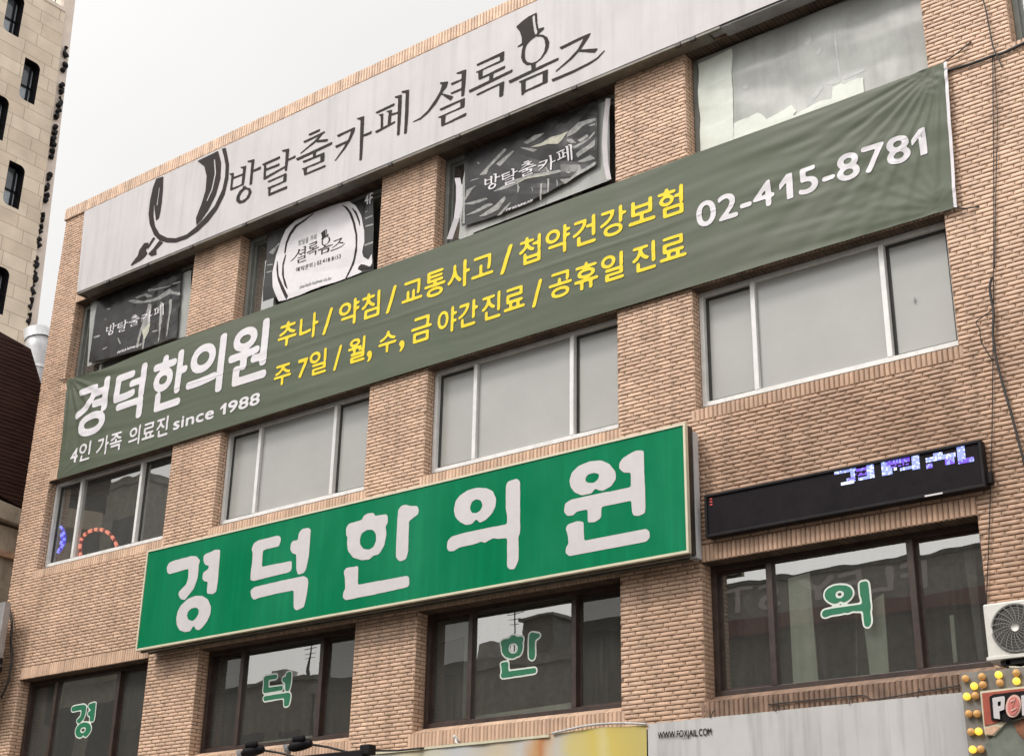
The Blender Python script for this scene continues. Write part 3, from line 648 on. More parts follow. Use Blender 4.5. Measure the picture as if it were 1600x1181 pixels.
s_ = np.linspace(0, 1, nx)[None, :]; t_ = np.linspace(0, 1, nz_)[:, None]
XL = corn[1][0]*(1-t_)+corn[0][0]*t_; XR = corn[3][0]*(1-t_)+corn[2][0]*t_
ZB = corn[1][1]*(1-s_)+corn[3][1]*s_; ZT = corn[0][1]*(1-s_)+corn[2][1]*s_
ZT = ZT-.03*np.sin(math.pi*s_)-.05*np.exp(-((s_-.06)/.05)**2); ZB = ZB+.015*np.sin(math.pi*s_)
X = XL*(1-s_)+XR*s_; Z = ZB*(1-t_)+ZT*t_
w = MB(); w.grid(X, by_fun(X, Z), Z); w.build('banner_sheet', M['banner'], ban, smooth=True)
w = MB()
xr = np.linspace(0, 1, 20); hx = XR[:, 0]
w.grid(np.stack([hx, hx+.035], 1), np.stack([by_fun(hx, Z[:, -1])-.002]*2, 1), np.stack([Z[:, -1]]*2, 1)); w.build('white_hem', M['white_print'], ban)
for (cx, cz), (ex, ez) in zip(corn, ((.55, 6.72), (.75, 4.62), (16.85, 6.78), (16.72, 4.78))):
    w = MB(); w.tube([(cx, BYO, cz), ((cx+ex)/2, -.05, (cz+ez)/2-.02), (ex, -.015, ez)], .008, 6); w.build('tie_rope', M['cable'], ban)
by_t = lambda x, z: by_fun(x, z)-.007
def line_box(px0, px1, pyc): return float(U(px0, pyc, BYO)[0]), float(U(px1, pyc, BYO)[0])
def btext(s, xl, xr, z0, z1, m, bold, cell=.011, sigma=1.0, slant=0.):
    text_mesh(MB(), s, xl, xr, z0, z1, by_t, cell, bold, sigma, run=6, shear=slant).build('lettering', m, ban)
A_ = lambda x, y: (90+x/4.541, 480+y/4.541)
B_ = lambda x, y: (420+x/4.444, 360+y/4.444)
C_ = lambda x, y: (760+x/4.541, 260+y/4.541)
def X_(p): return float(U(p[0], p[1], BYO)[0])
def Z_(p): return float(U(p[0], p[1], BYO)[1])
# clinic name, letter by letter
zt, zb = Z_(A_(1505, 85)), Z_(A_(1240, 560))
for ch, l, r in (('경', (128, 760), (372, 480)), ('덕', (400, 690), (635, 400)), ('한', (668, 640), (922, 400)), ('의', (922, 585), (1200, 200)), ('원', (1225, 385), (1507, 100))):
    btext(ch, X_(A_(*l)), X_(A_(*r)), zb+(-.0 if ch != '경' else -.03), zt-(.02 if ch in '경덕한' else 0), M['white_print'], .08, .012, 1.7)
zt, zb = Z_(A_(1445, 590)), Z_(A_(1170, 775))
zt2, zb2 = Z_(A_(790, 770)), Z_(A_(580, 975))
for ch, l, r in (('4인', (88, 1090), (243, 950)), ('가족', (275, 1020), (465, 890)), ('의료진', (505, 960), (795, 780))):
    btext(ch, X_(A_(*l)), X_(A_(*r)), zb2+.02, zt2-.0, M['white_print'], .28, .010, .9)
btext('since', X_(A_(822, 880)), X_(A_(1117, 720)), zb+.02, zt-.03, M['white_print'], .27, .010, 1.)
btext('1', X_(A_(1155, 770)), X_(A_(1198, 740)), zb+.02, zt-.03, M['white_print'], .45, .010, .8)
btext('988', X_(A_(1212, 740)), X_(A_(1443, 590)), zb+.02, zt-.03, M['white_print'], .27, .010, 1.)
zt, zb = Z_(C_(1385, 128)), Z_(C_(1240, 380))
for ch, l, r in (('추나', B_(65, 775), B_(347, 590)), ('약침', B_(490, 560), B_(772, 430)), ('교통사고', B_(922, 515), B_(1564, 160)), ('첩약건강보험', C_(238, 620), C_(1392, 150))):
    btext(ch, X_(l), X_(r), zb, zt, M['yellow'], .27, .011, 1.0)
for l, r in ((B_(372, 725), B_(445, 545)), (B_(812, 580), B_(887, 392)), (C_(103, 765), C_(190, 565))):
    btext('/', X_(l), X_(r), zb-.02, zt-.02, M['yellow'], .27, .011, 1.0)
zt, zb = Z_(C_(1200, 525)), Z_(C_(1080, 755))
for ch, l, r in (('주', B_(38, 1040), B_(160, 930)), ('7일', B_(202, 1000), B_(405, 830)), ('월', B_(548, 880), B_(672, 750)), ('수', B_(762, 810), B_(888, 700)), ('금', B_(990, 710), B_(1132, 600)), ('야간', B_(1175, 660), B_(1455, 500)), ('진료', B_(1482, 600), C_(278, 850)), ('공휴일', C_(450, 870), C_(977, 640)), ('진료', C_(1040, 700), C_(1417, 500))):
    sh = .08 if ch in ('주', '수') else 0
    btext(ch, X_(l), X_(r), zb, zt-sh*.6, M['yellow'], .27, .011, 1.0)
for l, r in ((B_(447, 965), B_(508, 805)), (C_(330, 990), C_(400, 795))):
    btext('/', X_(l), X_(r), zb-.03, zt-.03, M['yellow'], .27, .011, 1.0)
for p in (B_(680, 910), B_(905, 840)):
    btext(',', X_(p), X_(p)+.085, zb-.06, zb+.10, M['yellow'], .27, .011, 1.0)
D_ = lambda x, y: (1200+x/2.9525, y/2.9525)
E_ = lambda x, y: (800+x/2.9525, y/2.9525)
zt = Z_(D_(725, 588)); zb = Z_(D_(728, 712))
for ch, l, r, bo in (('02-4', E_(853, 980), D_(25, 880), .26), ('1', D_(50, 860), D_(113, 850), .5), ('5-878', D_(140, 830), D_(652, 680), .26), ('1', D_(660, 650), D_(731, 650), .5)):
    btext(ch, X_(l), X_(r), zb, zt, M['white_print'], bo, .011, 1.1 if bo < .4 else .6)

# ---------------------------------------------------------------- green illuminated sign box
GY = -.32
gs = thing('sign_box', 'big green box sign with five chunky white Korean letters below the second-floor windows', 'sign', (8.6, GY, 1.53))
gx0, gx1, gz0, gz1 = 3.975, 13.285, 1.535, 3.03
w = MB(); w.box(gx0+.02, gx1-.02, GY, GY+.03, gz0+.02, gz1-.02); w.build('sign_face', M['green'], gs)
w = MB(); t_ = .028
for b in ((gx0, gx1, gz0, gz0+t_), (gx0, gx1, gz1-t_, gz1), (gx0, gx0+t_, gz0+t_, gz1-t_), (gx1-t_, gx1, gz0+t_, gz1-t_)): w.box(b[0], b[1], GY-.012, GY+.045, b[2], b[3])
w.build('trim_frame', M['cream'], gs)
w = MB(); w.box(gx0+.01, gx1-.01, GY+.045, GY+.16, gz0+.01, gz1-.01); w.box(gx0+.05, gx1-.14, GY+.16, -.03, gz0+.02, gz1-.05); w.build('case', M['case'], gs)
w = MB(); w.box(gx1-.10, gx1-.004, GY+.165, -.05, gz0-.015, gz1-.05); w.build('side_flange', M['flange'], gs)
w = MB(); w.box(gx0+.03, gx1-.03, GY+.06, GY+.10, gz0-.02, gz0+.01); w.box(gx0+.03, gx1-.03, GY+.2, GY+.23, gz0-.015, gz0+.02); w.build('bottom_rail', M['alu'], gs)
for kx in ('gyeong', 'deok', 'han', 'ui', 'won'):
    glyphs_mesh(MB(), [kx], GY-.004, flat(GY-.004), .012, 1.1, .5).build('letter', M['letter'], gs)

# ---------------------------------------------------------------- LED board
LY = -.12
led = thing('led_board', 'black dot matrix display board with scrolling blue lights above the right window', 'display board', (15, LY, 1.72))
lx0, lx1, lz0, lz1 = 13.385, 16.50, 1.728, 2.212
w = MB(); w.box(lx0, lx1, LY+.012, -.02, lz0, lz1); w.build('case', M['black'], led, bevel=.01)
w = MB(); t_ = .03
for b in ((lx0, lx1, lz0, lz0+t_), (lx0, lx1, lz1-t_, lz1), (lx0, lx0+t_, lz0+t_, lz1-t_), (lx1-t_, lx1, lz0+t_, lz1-t_)): w.box(b[0], b[1], LY-.02, LY+.02, b[2], b[3])
w.build('bezel', M['black'], led, bevel=.005)
w = MB(); w.box(lx0+t_, lx1-t_, LY+.002, LY+.011, lz0+t_, lz1-t_); w.build('screen', M['led_off'], led)
w = MB(); pit = .0162; nxp, nzp = int((lx1-lx0-2*t_)/pit), int((lz1-lz0-2*t_)/pit)
px0, pz1 = lx0+t_+.006, lz1-t_-.006
lit = {}
LT = [  # lit blocks traced from the photograph: (x0,y0,x1,y1) in the crop at 6.4x, colour
 (88, 355, 300, 325, 34, 'b'), (245, 330, 300, 460, 0, 'b'), (205, 440, 290, 425, 26, 'v'), (148, 480, 285, 455, 18, 'w'), (300, 345, 410, 325, 26, 'v'), (405, 290, 480, 430, 0, 'b'), (320, 420, 480, 395, 34, 'b'), (300, 390, 410, 370, 24, 'v2'),
 (555, 268, 660, 400, 0, 'b'), (600, 262, 835, 215, 44, 'v'), (860, 205, 945, 345, 0, 'b'), (745, 320, 870, 300, 38, 'b'), (650, 300, 830, 265, 26, 'v2'), (690, 325, 712, 350, 0, 'w'),
 (995, 225, 1290, 160, 50, 'b'), (1080, 165, 1170, 200, 0, 'b'), (1005, 290, 1075, 275, 44, 'v'), (1195, 240, 1290, 220, 60, 'v'), (1310, 115, 1390, 255, 0, 'b'), (1330, 245, 1480, 200, 40, 'v')]
def ledxy(x, y): return [float(v) for v in U(1290+x/6.4, 680+y/6.4, LY)]
for (x0, y0, x1, y1, th, c) in LT:
    if th:      # sloped stroke: top edge from (x0,y0) to (x1,y1), thickness th
        a, za = ledxy(x0, y0); b, _ = ledxy(x1, y1); zb = ledxy(x0, y0+th)[1]
    else:
        a, _ = ledxy(x0, (y0+y1)/2); b, _ = ledxy(x1, (y0+y1)/2); za = ledxy((x0+x1)/2, y0)[1]; zb = ledxy((x0+x1)/2, y1)[1]
    for i in range(nxp):
        for j in range(nzp):
            xc, zc = px0+i*pit, pz1-j*pit
            if a <= xc <= b and zb <= zc <= za: lit[(i, j)] = c
mbs = {q: MB() for q in ('b', 'v', 'w', 'off', 'r')}
for i in range(nxp):
    for j in range(nzp):
        xc, zc = px0+i*pit, pz1-j*pit; h = .0055
        c = lit.get((i, j), 'off')
        if c == 'v2': c = 'v' if random.random() < .45 else 'off'
        elif c == 'b' and random.random() < .2: c = 'w'
        elif c == 'v' and random.random() < .35: c = 'b'
        if c == 'off' and i in (2, 3) and j in (1, 3, 5) : c = 'r' if random.random() < .7 else 'off'
        if c == 'off': mbs[c].quad((xc-h, LY, zc-h), (xc+h, LY, zc-h), (xc+h, LY, zc+h), (xc-h, LY, zc+h))
        else:
            h = .0068; mbs[c].box(xc-h, xc+h, LY-.004, LY+.001, zc-h, zc+h)
for q, nm, mm in (('off', 'unlit_dots', 'led_dot'), ('b', 'blue_dots', 'led_blue'), ('v', 'violet_dots', 'led_violet'), ('w', 'white_dots', 'led_white'), ('r', 'red_dots', 'led_red')):
    mbs[q].build(nm, M[mm], led)
w = MB(); a = float(U(1446, 774, LY)[0]); b = float(U(1474, 769, LY)[0]); w.box(a, b, LY-.024, LY-.019, lz0+.004, lz0+.02); w.build('label_strip', M['white_print'], led)
w = MB(); w.box(lx1-.002, lx1+.05, -.09, -.02, lz0+.04, lz0+.16); w.build('cable_clip', M['black'], led, bevel=.008)

# ---------------------------------------------------------------- posters in the top-floor windows
def make_crumple(seed, n, f0, f1, amp):
    r = np.random.RandomState(seed); D = []
    for i in range(n):
        a = r.uniform(0, math.pi); D.append((math.cos(a), math.sin(a), r.uniform(f0, f1), r.uniform(0, 10), r.uniform(.4, 1)))
    def fn(x, z):
        y = 0
        for c, s, f, p, q in D:
            t = (x*c+z*s)*f+p+.35*np.sin(x*c*2.3-z*s*3.1+p); y = y+q*np.abs((t % 1)-.5)/f
        return amp*y
    mean = sum(q*.25/f for c, s, f, p, q in D)
    return lambda x, z: fn(x, z)-amp*mean
def sheet(px, Y, fn, nx=90, nz_=60, sag=0., topsag=0.):
    """px: photo corners BL, BR, TR, TL of a sheet hung in plane Y"""
    c = [[float(v) for v in U(p[0], p[1], Y)] for p in px]
    s = np.linspace(0, 1, nx)[None, :]; t = np.linspace(0, 1, nz_)[:, None]
    P = [(c[0][k]*(1-s)+c[1][k]*s)*(1-t)+(c[3][k]*(1-s)+c[2][k]*s)*t for k in (0, 1)]
    X, Z = P; Z = Z-sag*np.sin(math.pi*s)*(1-t)-topsag*np.sin(math.pi*s)*t
    return X, fn(X, Z), Z
# 1: left poster
cr1 = make_crumple(3, 7, 1.2, 4.0, .18)
f1 = lambda x, z: np.minimum(.10+cr1(x, z)*(.10+.35*np.clip((x-2.1)/.9, 0, 1)), .145)
p1 = thing('window_poster', 'black crumpled vinyl poster with white lettering hung in the leftmost top window', 'poster', (2.2, .1, 6.6), 'posters hung in the top-floor windows')
q1 = lambda x, y: (80+x/5.904, 400+y/5.904)
X, Y_, Z = sheet([q1(345, 985), q1(1155, 750), q1(1205, 120), q1(430, 370)], .10, f1, 260, 180, sag=.03); w = MB(); w.grid(X, Y_, Z); w.build('vinyl_sheet', M['poster'], p1)
fb1 = lambda x, z: f1(x, z)-.008
w = MB()
# 2: round white emblem
p2 = thing('window_poster', 'black poster with a big white hand-drawn disc and small lettering in the second top window', 'poster', (6.3, .1, 6.6), 'posters hung in the top-floor windows')
cr2 = make_crumple(11, 5, .8, 2.2, .05)
f2 = lambda x, z: .10+cr2(x, z)
q2 = lambda x, y: (380+x/6.5625, 300+y/6.5625)
X, Y_, Z = sheet([q2(200, 1125), q2(1340, 800), q2(1335, 20), q2(250, 440)], .10, f2); w = MB(); w.grid(X, Y_, Z); w.build('vinyl_sheet', M['poster'], p2)
def pxpolys(L_, conv, Y):
    res = []; sub = False
    for p in L_:
        if isinstance(p, str): sub = True; continue
        q = np.array([conv(*v) for v in p]); x, z = U(q[:, 0], q[:, 1], Y); res.append((np.stack([x, z], -1), not sub)); sub = False
    return res
def pxmesh(L_, conv, Y, yfun, cell=.01, sigma=.6, th=.5):
    polys = pxpolys(L_, conv, Y); A = np.concatenate([p for p, _ in polys]); f = Field(A[:, 0].min(), A[:, 0].max(), A[:, 1].min(), A[:, 1].max(), cell)
    for p, a in polys: f.poly(p, a)
    return f.mesh(MB(), yfun, sigma, th, 6)
outer = [(370, 1125), (315, 980), (300, 830), (330, 650), (390, 500), (450, 390), (545, 300), (700, 230), (850, 160), (1000, 110), (1080, 95), (1150, 140), (1210, 240), (1245, 400), (1248, 520), (1225, 620), (1240, 670), (1290, 700), (1330, 640), (1330, 730), (1310, 770), (1240, 745), (1180, 760), (1190, 800), (1230, 820), (1100, 870), (700, 1010), (450, 1110)]
pxmesh([outer], q2, .10, lambda x, z: f2(x, z)-.004).build('white_disc', M['white_print'], p2)
rings = [[(450, 1110), (400, 1000), (365, 900), (345, 800), (345, 700), (355, 720), (372, 860), (415, 960), (470, 1070)],
 [(470, 1010), (430, 960), (405, 850), (405, 740), (430, 640), (440, 640), (418, 760), (425, 870)], [(420, 620), (440, 520), (480, 430), (540, 350), (640, 290), (740, 215), (730, 235), (640, 310), (560, 365), (500, 440), (455, 530), (428, 640)],
 [(990, 125), (1060, 150), (1110, 215), (1150, 320), (1175, 450), (1172, 600), (1140, 720), (1100, 810), (1050, 910), (1040, 905), (1085, 800), (1130, 690), (1158, 560), (1155, 440), (1125, 320), (1085, 220), (1040, 160)],
 [(1100, 150), (1160, 200), (1200, 300), (1205, 370), (1180, 300), (1150, 230)], [(1210, 740), (1290, 775), (1330, 755), (1320, 790), (1190, 800), (1175, 790)]]
pxmesh(rings, q2, .10, lambda x, z: f2(x, z)-.008, .008).build('ink_stroke', M['ink'], p2)
# small brush logo, phone line
bx = U([q2(470, 600)[0], q2(1055, 600)[0]], [q2(470, 700)[1], q2(1055, 500)[1]], .10)
zlo = float(U(*q2(570, 740), .10)[1]); zhi = float(U(*q2(840, 400), .10)[1])
rm = boxmap(['syeol', 'rok', 'hom', 'jeu'], TY-.008, float(bx[0][0]), float(bx[0][1]), zlo, zhi)
glyphs_mesh(MB(), ['syeol', 'rok', 'hom', 'jeu'], TY-.008, lambda x, z: f2(x, z)-.008, .007, .6, .42, rm, 6).build('lettering', M['ink'], p2)
def ptext(par, s, conv, l, r, h, fn, m, cell=.006, bold=.4, Y=.10):
    x0, z0 = [float(v) for v in U(*conv(*l), Y)]; x1, z1 = [float(v) for v in U(*conv(*r), Y)]
    text_mesh(MB(), s, x0, x1, z0, z0+h, fn, cell, bold, .6, run=6, drop=(z1-z0)/(x1-x0)).build('lettering', m, par)
fn2 = lambda x, z: f2(x, z)-.008
ptext(p2, '방탈출 카페', q2, (568, 555), (755, 490), .10, fn2, M['grey_frame'])
ptext(p2, '예약문의 | 02.418.8153', q2, (540, 835), (1000, 690), .10, fn2, M['ink'])
ptext(p2, 'sherlock-holmes.co.kr', q2, (580, 995), (905, 900), .06, fn2, M['grey_frame'], .005, .3)
ptext(p2, '4F', q2, (1248, 140), (1335, 118), .18, fn2, M['white_print'], .008, .35)
# 3: big crumpled one
cr3 = make_crumple(21, 9, 1.0, 3.6, .30)
f3 = lambda x, z: np.minimum(.07+cr3(x, z)*(.07+.10*np.clip((x-10.3)/1.2, 0, 1)), .118)
q3 = lambda x, y: (680+x/4.92, 140+y/4.92)
p3 = thing('window_poster', 'badly crumpled black vinyl poster with white lettering in the third top window', 'poster', (10.6, .1, 6.6), 'posters hung in the top-floor windows')
X, Y_, Z = sheet([q3(170, 1140), q3(1335, 690), q3(1330, 70), q3(250, 500)], .10, lambda x, z: f3(x, z)*.0+.125, 40, 20); w = MB(); w.grid(X, Y_, Z); w.build('milky_backing', M['clear_sheet'], p3)
X, Y_, Z = sheet([q3(215, 1060), q3(1255, 580), q3(1258, 90), q3(235, 500)], .10, f3, 320, 200, sag=.10); w = MB(); w.grid(X, np.minimum(Y_, .115), Z); w.build('vinyl_sheet', M['poster'], p3)
w = MB(); xs_ = [q3(*v) for v in ((95, 1160), (165, 990), (180, 850), (180, 740), (165, 680))]
def strip(par, pts, Y, wd, m, nm, conv):
    c = [[float(v) for v in U(*conv(*p), Y)] for p in pts]; w = MB()
    Xs = np.array([[a-wd/2, a+wd/2] for a, b in c]); Zs = np.array([[b, b] for a, b in c]); Ys = np.array([[Y-.02, Y+.02]]*len(c)); w.grid(Xs, Ys, Zs); w.build(nm, m, par)
strip(p3, [(110, 1150), (165, 990), (182, 850), (182, 740), (170, 680)], .07, .07, M['white_print'], 'curled_edge', q3)
strip(p3, [(1335, 690), (1312, 570), (1303, 420), (1310, 250), (1330, 70)], .07, .05, M['white_print'], 'curled_edge', q3)
keys = ['bang', 'tal', 'chul', 'ka', 'pe']
def word(par, conv, l, r, top, bot, fn, m, cell):
    """small copy of the brush word, run along the line l->r"""
    x0 = float(U(*conv(*l), .10)[0]); x1 = float(U(*conv(*r), .10)[0])
    z0 = float(U(*conv(*bot), .10)[1]); z1 = float(U(*conv(*top), .10)[1])
    rm = boxmap(keys, TY-.008, x0, x1, z0, z1)
    glyphs_mesh(MB(), keys, TY-.008, fn, cell, .6, .40, rm, 6).build('lettering', m, par)
word(p3, q3, (385, 690), (1065, 520), (1055, 430), (445, 800), lambda x, z: f3(x, z)-.010, M['white_print'], .009)
ptext(p3, 'sherlock-holmes.co.kr', q3, (560, 945), (770, 870), .05, lambda x, z: f3(x, z)-.010, M['white_print'], .005, .35)
word(p1, q1, (500, 690), (1040, 520), (1040, 440), (540, 750), lambda x, z: f1(x, z)-.008, M['white_print'], .010)
ptext(p1, 'sherlock-holmes.co.kr', q1, (610, 905), (840, 825), .06, lambda x, z: f1(x, z)-.008, M['white_print'], .006, .35)
X, Y_, Z = sheet([q1(310, 1010), q1(1260, 720), q1(1270, 120), q1(345, 420)], .10, lambda x, z: 0*x+.15, 10, 6); w = MB(); w.grid(X, Y_, Z); w.build('milky_backing', M['clear_sheet'], p1)
P1 = [[(700,415),(780,440),(900,430),(1000,400),(1095,350),(1195,365),(1190,335),(1130,330),(1095,300),(1050,330),(980,380),(860,420),(760,400)], [(890,310),(980,300),(1100,265),(1100,280),(1000,310),(900,330)], [(770,385),(880,345),(940,370),(890,385),(860,365),(790,395)], [(895,440),(920,440),(915,600),(880,720),(850,860),(838,860),(860,700),(840,690),(800,850),(780,845),(820,680),(870,560)], [(1010,420),(1035,430),(1020,600),(1010,680),(985,800),(980,795),(995,680),(1000,560)], [(1095,400),(1120,400),(1110,500),(1075,720),(1065,760),(1062,740),(1080,600)], [(510,485),(550,482),(550,495),(515,497)], [(610,755),(622,752),(648,812),(632,812)], [(390,745),(450,728),(452,742),(395,760)],[(470,855),(520,835),(520,845),(475,868)], [(640,430),(665,445),(660,452)], [(460,580),(510,580),(510,590)], [(930,690),(985,680),(985,695),(935,705)],[(1100,255),(1200,232),(1200,245),(1105,265)]]
pxmesh(P1, q1, .10, lambda x, z: f1(x, z)-.0035, .012, .6).build('crease_print', M['crease'], p1)
pxmesh([[(840,690),(915,610),(900,700),(865,780)]], q1, .10, lambda x, z: f1(x, z)-.005, .012, .6).build('crease_print', M['crease_cream'], p1)
P3 = [[(690,420),(780,360),(860,340),(780,400),(720,430)], [(650,450),(740,460),(800,470),(700,530),(770,490),(700,470)], [(1040,330),(1110,260),(1250,230),(1250,250),(1150,290),(1090,340),(1020,380)], [(1090,500),(1180,440),(1240,390),(1240,440),(1160,490),(1100,530)], [(1090,560),(1200,510),(1245,540),(1150,560)], [(350,670),(540,460),(560,470),(420,620),(410,660)], [(480,580),(600,480),(620,480),(510,600)],[(450,800),(620,700),(760,660),(960,625),(990,640),(860,670),(700,700),(560,770)], [(210,890),(400,840),(420,850),(300,890)], [(230,980),(400,890),(440,880),(460,890),(330,950)],[(340,985),(480,890),(550,825),(555,850),(500,930),(400,975)], [(870,690),(885,690),(885,800),(872,800)], [(820,730),(835,730),(830,860),(818,860)],[(640,720),(660,760),(650,800),(640,800)], [(740,720),(760,770),(770,790),(760,790)], [(940,680),(960,740),(950,760)],[(480,985),(580,880),(600,870),(520,970)], [(240,860),(250,780),(340,740),(300,770)], [(260,720),(400,680),(300,700)],[(330,560),(350,570),(355,585),(340,580)],[(850,590),(890,640),(870,650)], [(970,700),(1050,690),(1100,640),(1060,620),(1110,640),(1240,560),(1240,590),(1120,660),(1010,735)], [(1100,400),(1180,350),(1190,370),(1130,410)],[(1000,640),(1060,640),(1040,655)],[(1020,400),(1060,390),(1100,420),(1050,420)],[(1060,450),(1180,390),(1240,330),(1240,350),(1170,410),(1090,460)],[(1180,300),(1240,270),(1240,285)],[(222,700),(240,620),(238,1035),(222,1040)]]
pxmesh(P3, q3, .10, lambda x, z: f3(x, z)-.0035, .010, .5).build('crease_print', M['crease'], p3)
pxmesh([[(740,455),(830,420),(900,380),(980,360),(1040,330),(990,400),(960,430),(880,430),(800,450)],[(560,770),(700,700),(860,668),(960,630),(860,660),(700,690)]], q3, .10, lambda x, z: f3(x, z)-.005, .010, .5).build('crease_print', M['crease_cream'], p3)
P2 = [[(270,610),(370,520),(380,530),(290,610)],[(260,620),(350,560),(300,640)],[(240,745),(300,735),(300,745),(245,755)],[(240,820),(310,800),(312,812),(240,832)],[(1250,270),(1330,240),(1330,252),(1260,282)],[(1250,350),(1335,325),(1335,340),(1260,362)],[(1245,545),(1340,510),(1340,530),(1255,560)],[(1240,220),(1290,190),(1280,205)]]
pxmesh(P2, q2, .10, lambda x, z: f2(x, z)-.004, .010, .5).build('crease_print', M['crease'], p2)
# 4: milky plastic over the right top window
p4 = thing('plastic_sheet', 'milky plastic sheet with pale taped papers covering the right top-floor window', 'plastic sheet', (14.8, .19, 6.6))
cr4 = make_crumple(31, 6, .5, 1.8, .09)
f4 = lambda x, z: .17+cr4(x, z)*.5
X, Z = np.meshgrid(np.linspace(13.33, 16.32, 90), np.linspace(6.5, 8.10, 40)); w = MB(); w.grid(X, np.minimum(f4(X, Z), .195), Z); w.build('sheet', M['clear_sheet'], p4, smooth=True)
q4 = lambda x, y: (1040+x/4, y/4)
for L_ in ([(200, 400), (300, 355), (412, 300), (418, 600), (425, 900), (215, 990), (208, 700)], [(425, 770), (470, 750), (520, 735), (575, 705), (600, 715), (632, 745), (610, 762), (660, 735), (700, 715), (740, 690), (785, 655), (822, 700), (790, 740), (850, 700), (900, 670), (960, 640), (1000, 630), (1045, 625), (1043, 545), (1100, 520), (1112, 533), (1160, 505), (1200, 488), (1235, 485), (1243, 620), (900, 790), (425, 960)]):
    pxmesh([L_], q4, .155, lambda x, z: np.minimum(f4(x, z), .195)-.008, .014, .6).build('taped_paper', M['bright_paper'], p4)
for L_ in ([(1052, 170), (1068, 170), (1075, 330), (1096, 500), (1080, 500), (1062, 330)], [(985, 515), (1090, 488), (1085, 520), (1030, 530), (1000, 527)], [(480, 530), (515, 518), (510, 552), (482, 556)], [(865, 255), (910, 232), (915, 262), (880, 300)], [(880, 640), (960, 540), (985, 520), (985, 545), (930, 620), (880, 690)], [(1100, 480), (1260, 420), (1265, 430), (1110, 500)], [(940, 330), (985, 290), (990, 300), (950, 360)]):
    pxmesh([L_], q4, .155, lambda x, z: np.minimum(f4(x, z), .195)-.0025, .014, 1.6, .4).build('crease_mark', M['sheet_crease'], p4)

# ---------------------------------------------------------------- light ropes behind the leftmost second-floor window
n1 = lambda x, y: (60+x/5.904, 690+y/5.904)
def rope(name, label, pts, Y, m, mw, nb, r=.02):
    x, z = U([n1(*p)[0] for p in pts], [n1(*p)[1] for p in pts], Y)
    tt = np.linspace(0, len(pts)-1, 60); X = np.interp(tt, range(len(pts)), x); Z = np.interp(tt, range(len(pts)), z)
    k = np.ones(7)/7; pad = lambda v: np.convolve(np.concatenate([[v[0]]*3, v, [v[-1]]*3]), k, 'valid')
    X, Z = pad(X), pad(Z)
    t = thing(name, label, 'light', (float(X.mean()), Y, float(Z.min())))
    w = MB(); w.tube(np.stack([X, 0*X+Y, Z], -1), r, 8); w.build('rope', m, t, True)
    for i in range(nb):
        a = int((i+.25)*59/nb); b = max(a+2, int((i+.7)*59/nb)); w = MB()
        w.tube(np.stack([X[a:b+1], 0*X[a:b+1]+Y-.012, Z[a:b+1]], -1), r*1.15, 8); w.build('lamp', mw, t, True)
rope('light_rope', 'blue glowing crescent of rope light in the leftmost second-floor window', [(205, 775), (240, 830), (250, 900), (232, 960), (175, 1035), (205, 985), (222, 900), (215, 830)], .27, M['neon_blue'], M['neon_blue_w'], 8, .022)
rope('light_rope', 'red glowing arc of rope light in the leftmost second-floor window', [(400, 1070), (385, 990), (395, 910), (430, 855), (490, 820), (545, 805), (610, 815), (665, 850), (710, 910), (735, 980), (742, 1015)], .27, M['neon_red'], M['neon_red_w'], 11, .026)

# ---------------------------------------------------------------- shop fascia sheets under the first-floor sills
FY = -.14
t = thing('fascia_banner', 'stained white fascia sheet with a small web address below the right window', 'banner', (14.3, FY, -1.6))
w = MB(); X, Z = np.meshgrid(np.linspace(12.60, 16.35, 80), np.linspace(-1.5, -.195, 20)); w.grid(X, FY+.006*np.sin(X*6+Z)+.004*np.sin(X*17), Z); w.build('sheet', M['wsign'], t, True)
w = MB(); w.box(12.62, 16.3, FY+.03, -.03, -1.5, -.2); w.build('frame', M['steel'], t)
x0, z0 = [float(v) for v in U(1029, 1156, FY)]; x1, z1 = [float(v) for v in U(1113, 1150, FY)]
text_mesh(MB(), 'WWW.FOXJAIL.COM', x0, x1, z0-.01, z0+.085, flat(FY-.014), .006, .33, .6, drop=(z1-z0)/(x1-x0)).build('lettering', M['ink'], t)
for x in (13.35, 14.1, 14.9, 15.6):
    w = MB(); w.tube([(x, -.02, -.10), (x+.01, -.08, -.14), (x+.03, FY-.01, -.2)], .006, 6); w.build('tie', M['cable'], t)
# food picture banner: colour comes from a procedural pattern
m = bpy.data.materials.new('printed food picture'); m.use_nodes = True; nt2 = m.node_tree; b = nt2.nodes['Principled BSDF']; b.inputs['Roughness'].default_value = .45
tcn = nt2.nodes.new('ShaderNodeTexCoord'); nn = nt2.nodes.new('ShaderNodeTexNoise'); nn.inputs['Scale'].default_value = 1.1; nn.inputs['Detail'].default_value = 2
sx = nt2.nodes.new('ShaderNodeSeparateXYZ'); mrr = nt2.nodes.new('ShaderNodeMapRange'); mrr.inputs['From Min'].default_value = 8.5; mrr.inputs['From Max'].default_value = 12.6; mrr.inputs['To Min'].default_value = -.05; mrr.inputs['To Max'].default_value = .95
nn.inputs['Scale'].default_value = 2.6; nn.inputs['Detail'].default_value = 4
ad = nt2.nodes.new('ShaderNodeMath'); ad.operation = 'MULTIPLY_ADD'; ad.inputs[1].default_value = .1
cr = nt2.nodes.new('ShaderNodeValToRGB'); e = cr.color_ramp.elements
e[0].position = 0; e[0].color = (.50, .49, .46, 1); e[1].position = 1; e[1].color = (.50, .41, .13, 1)
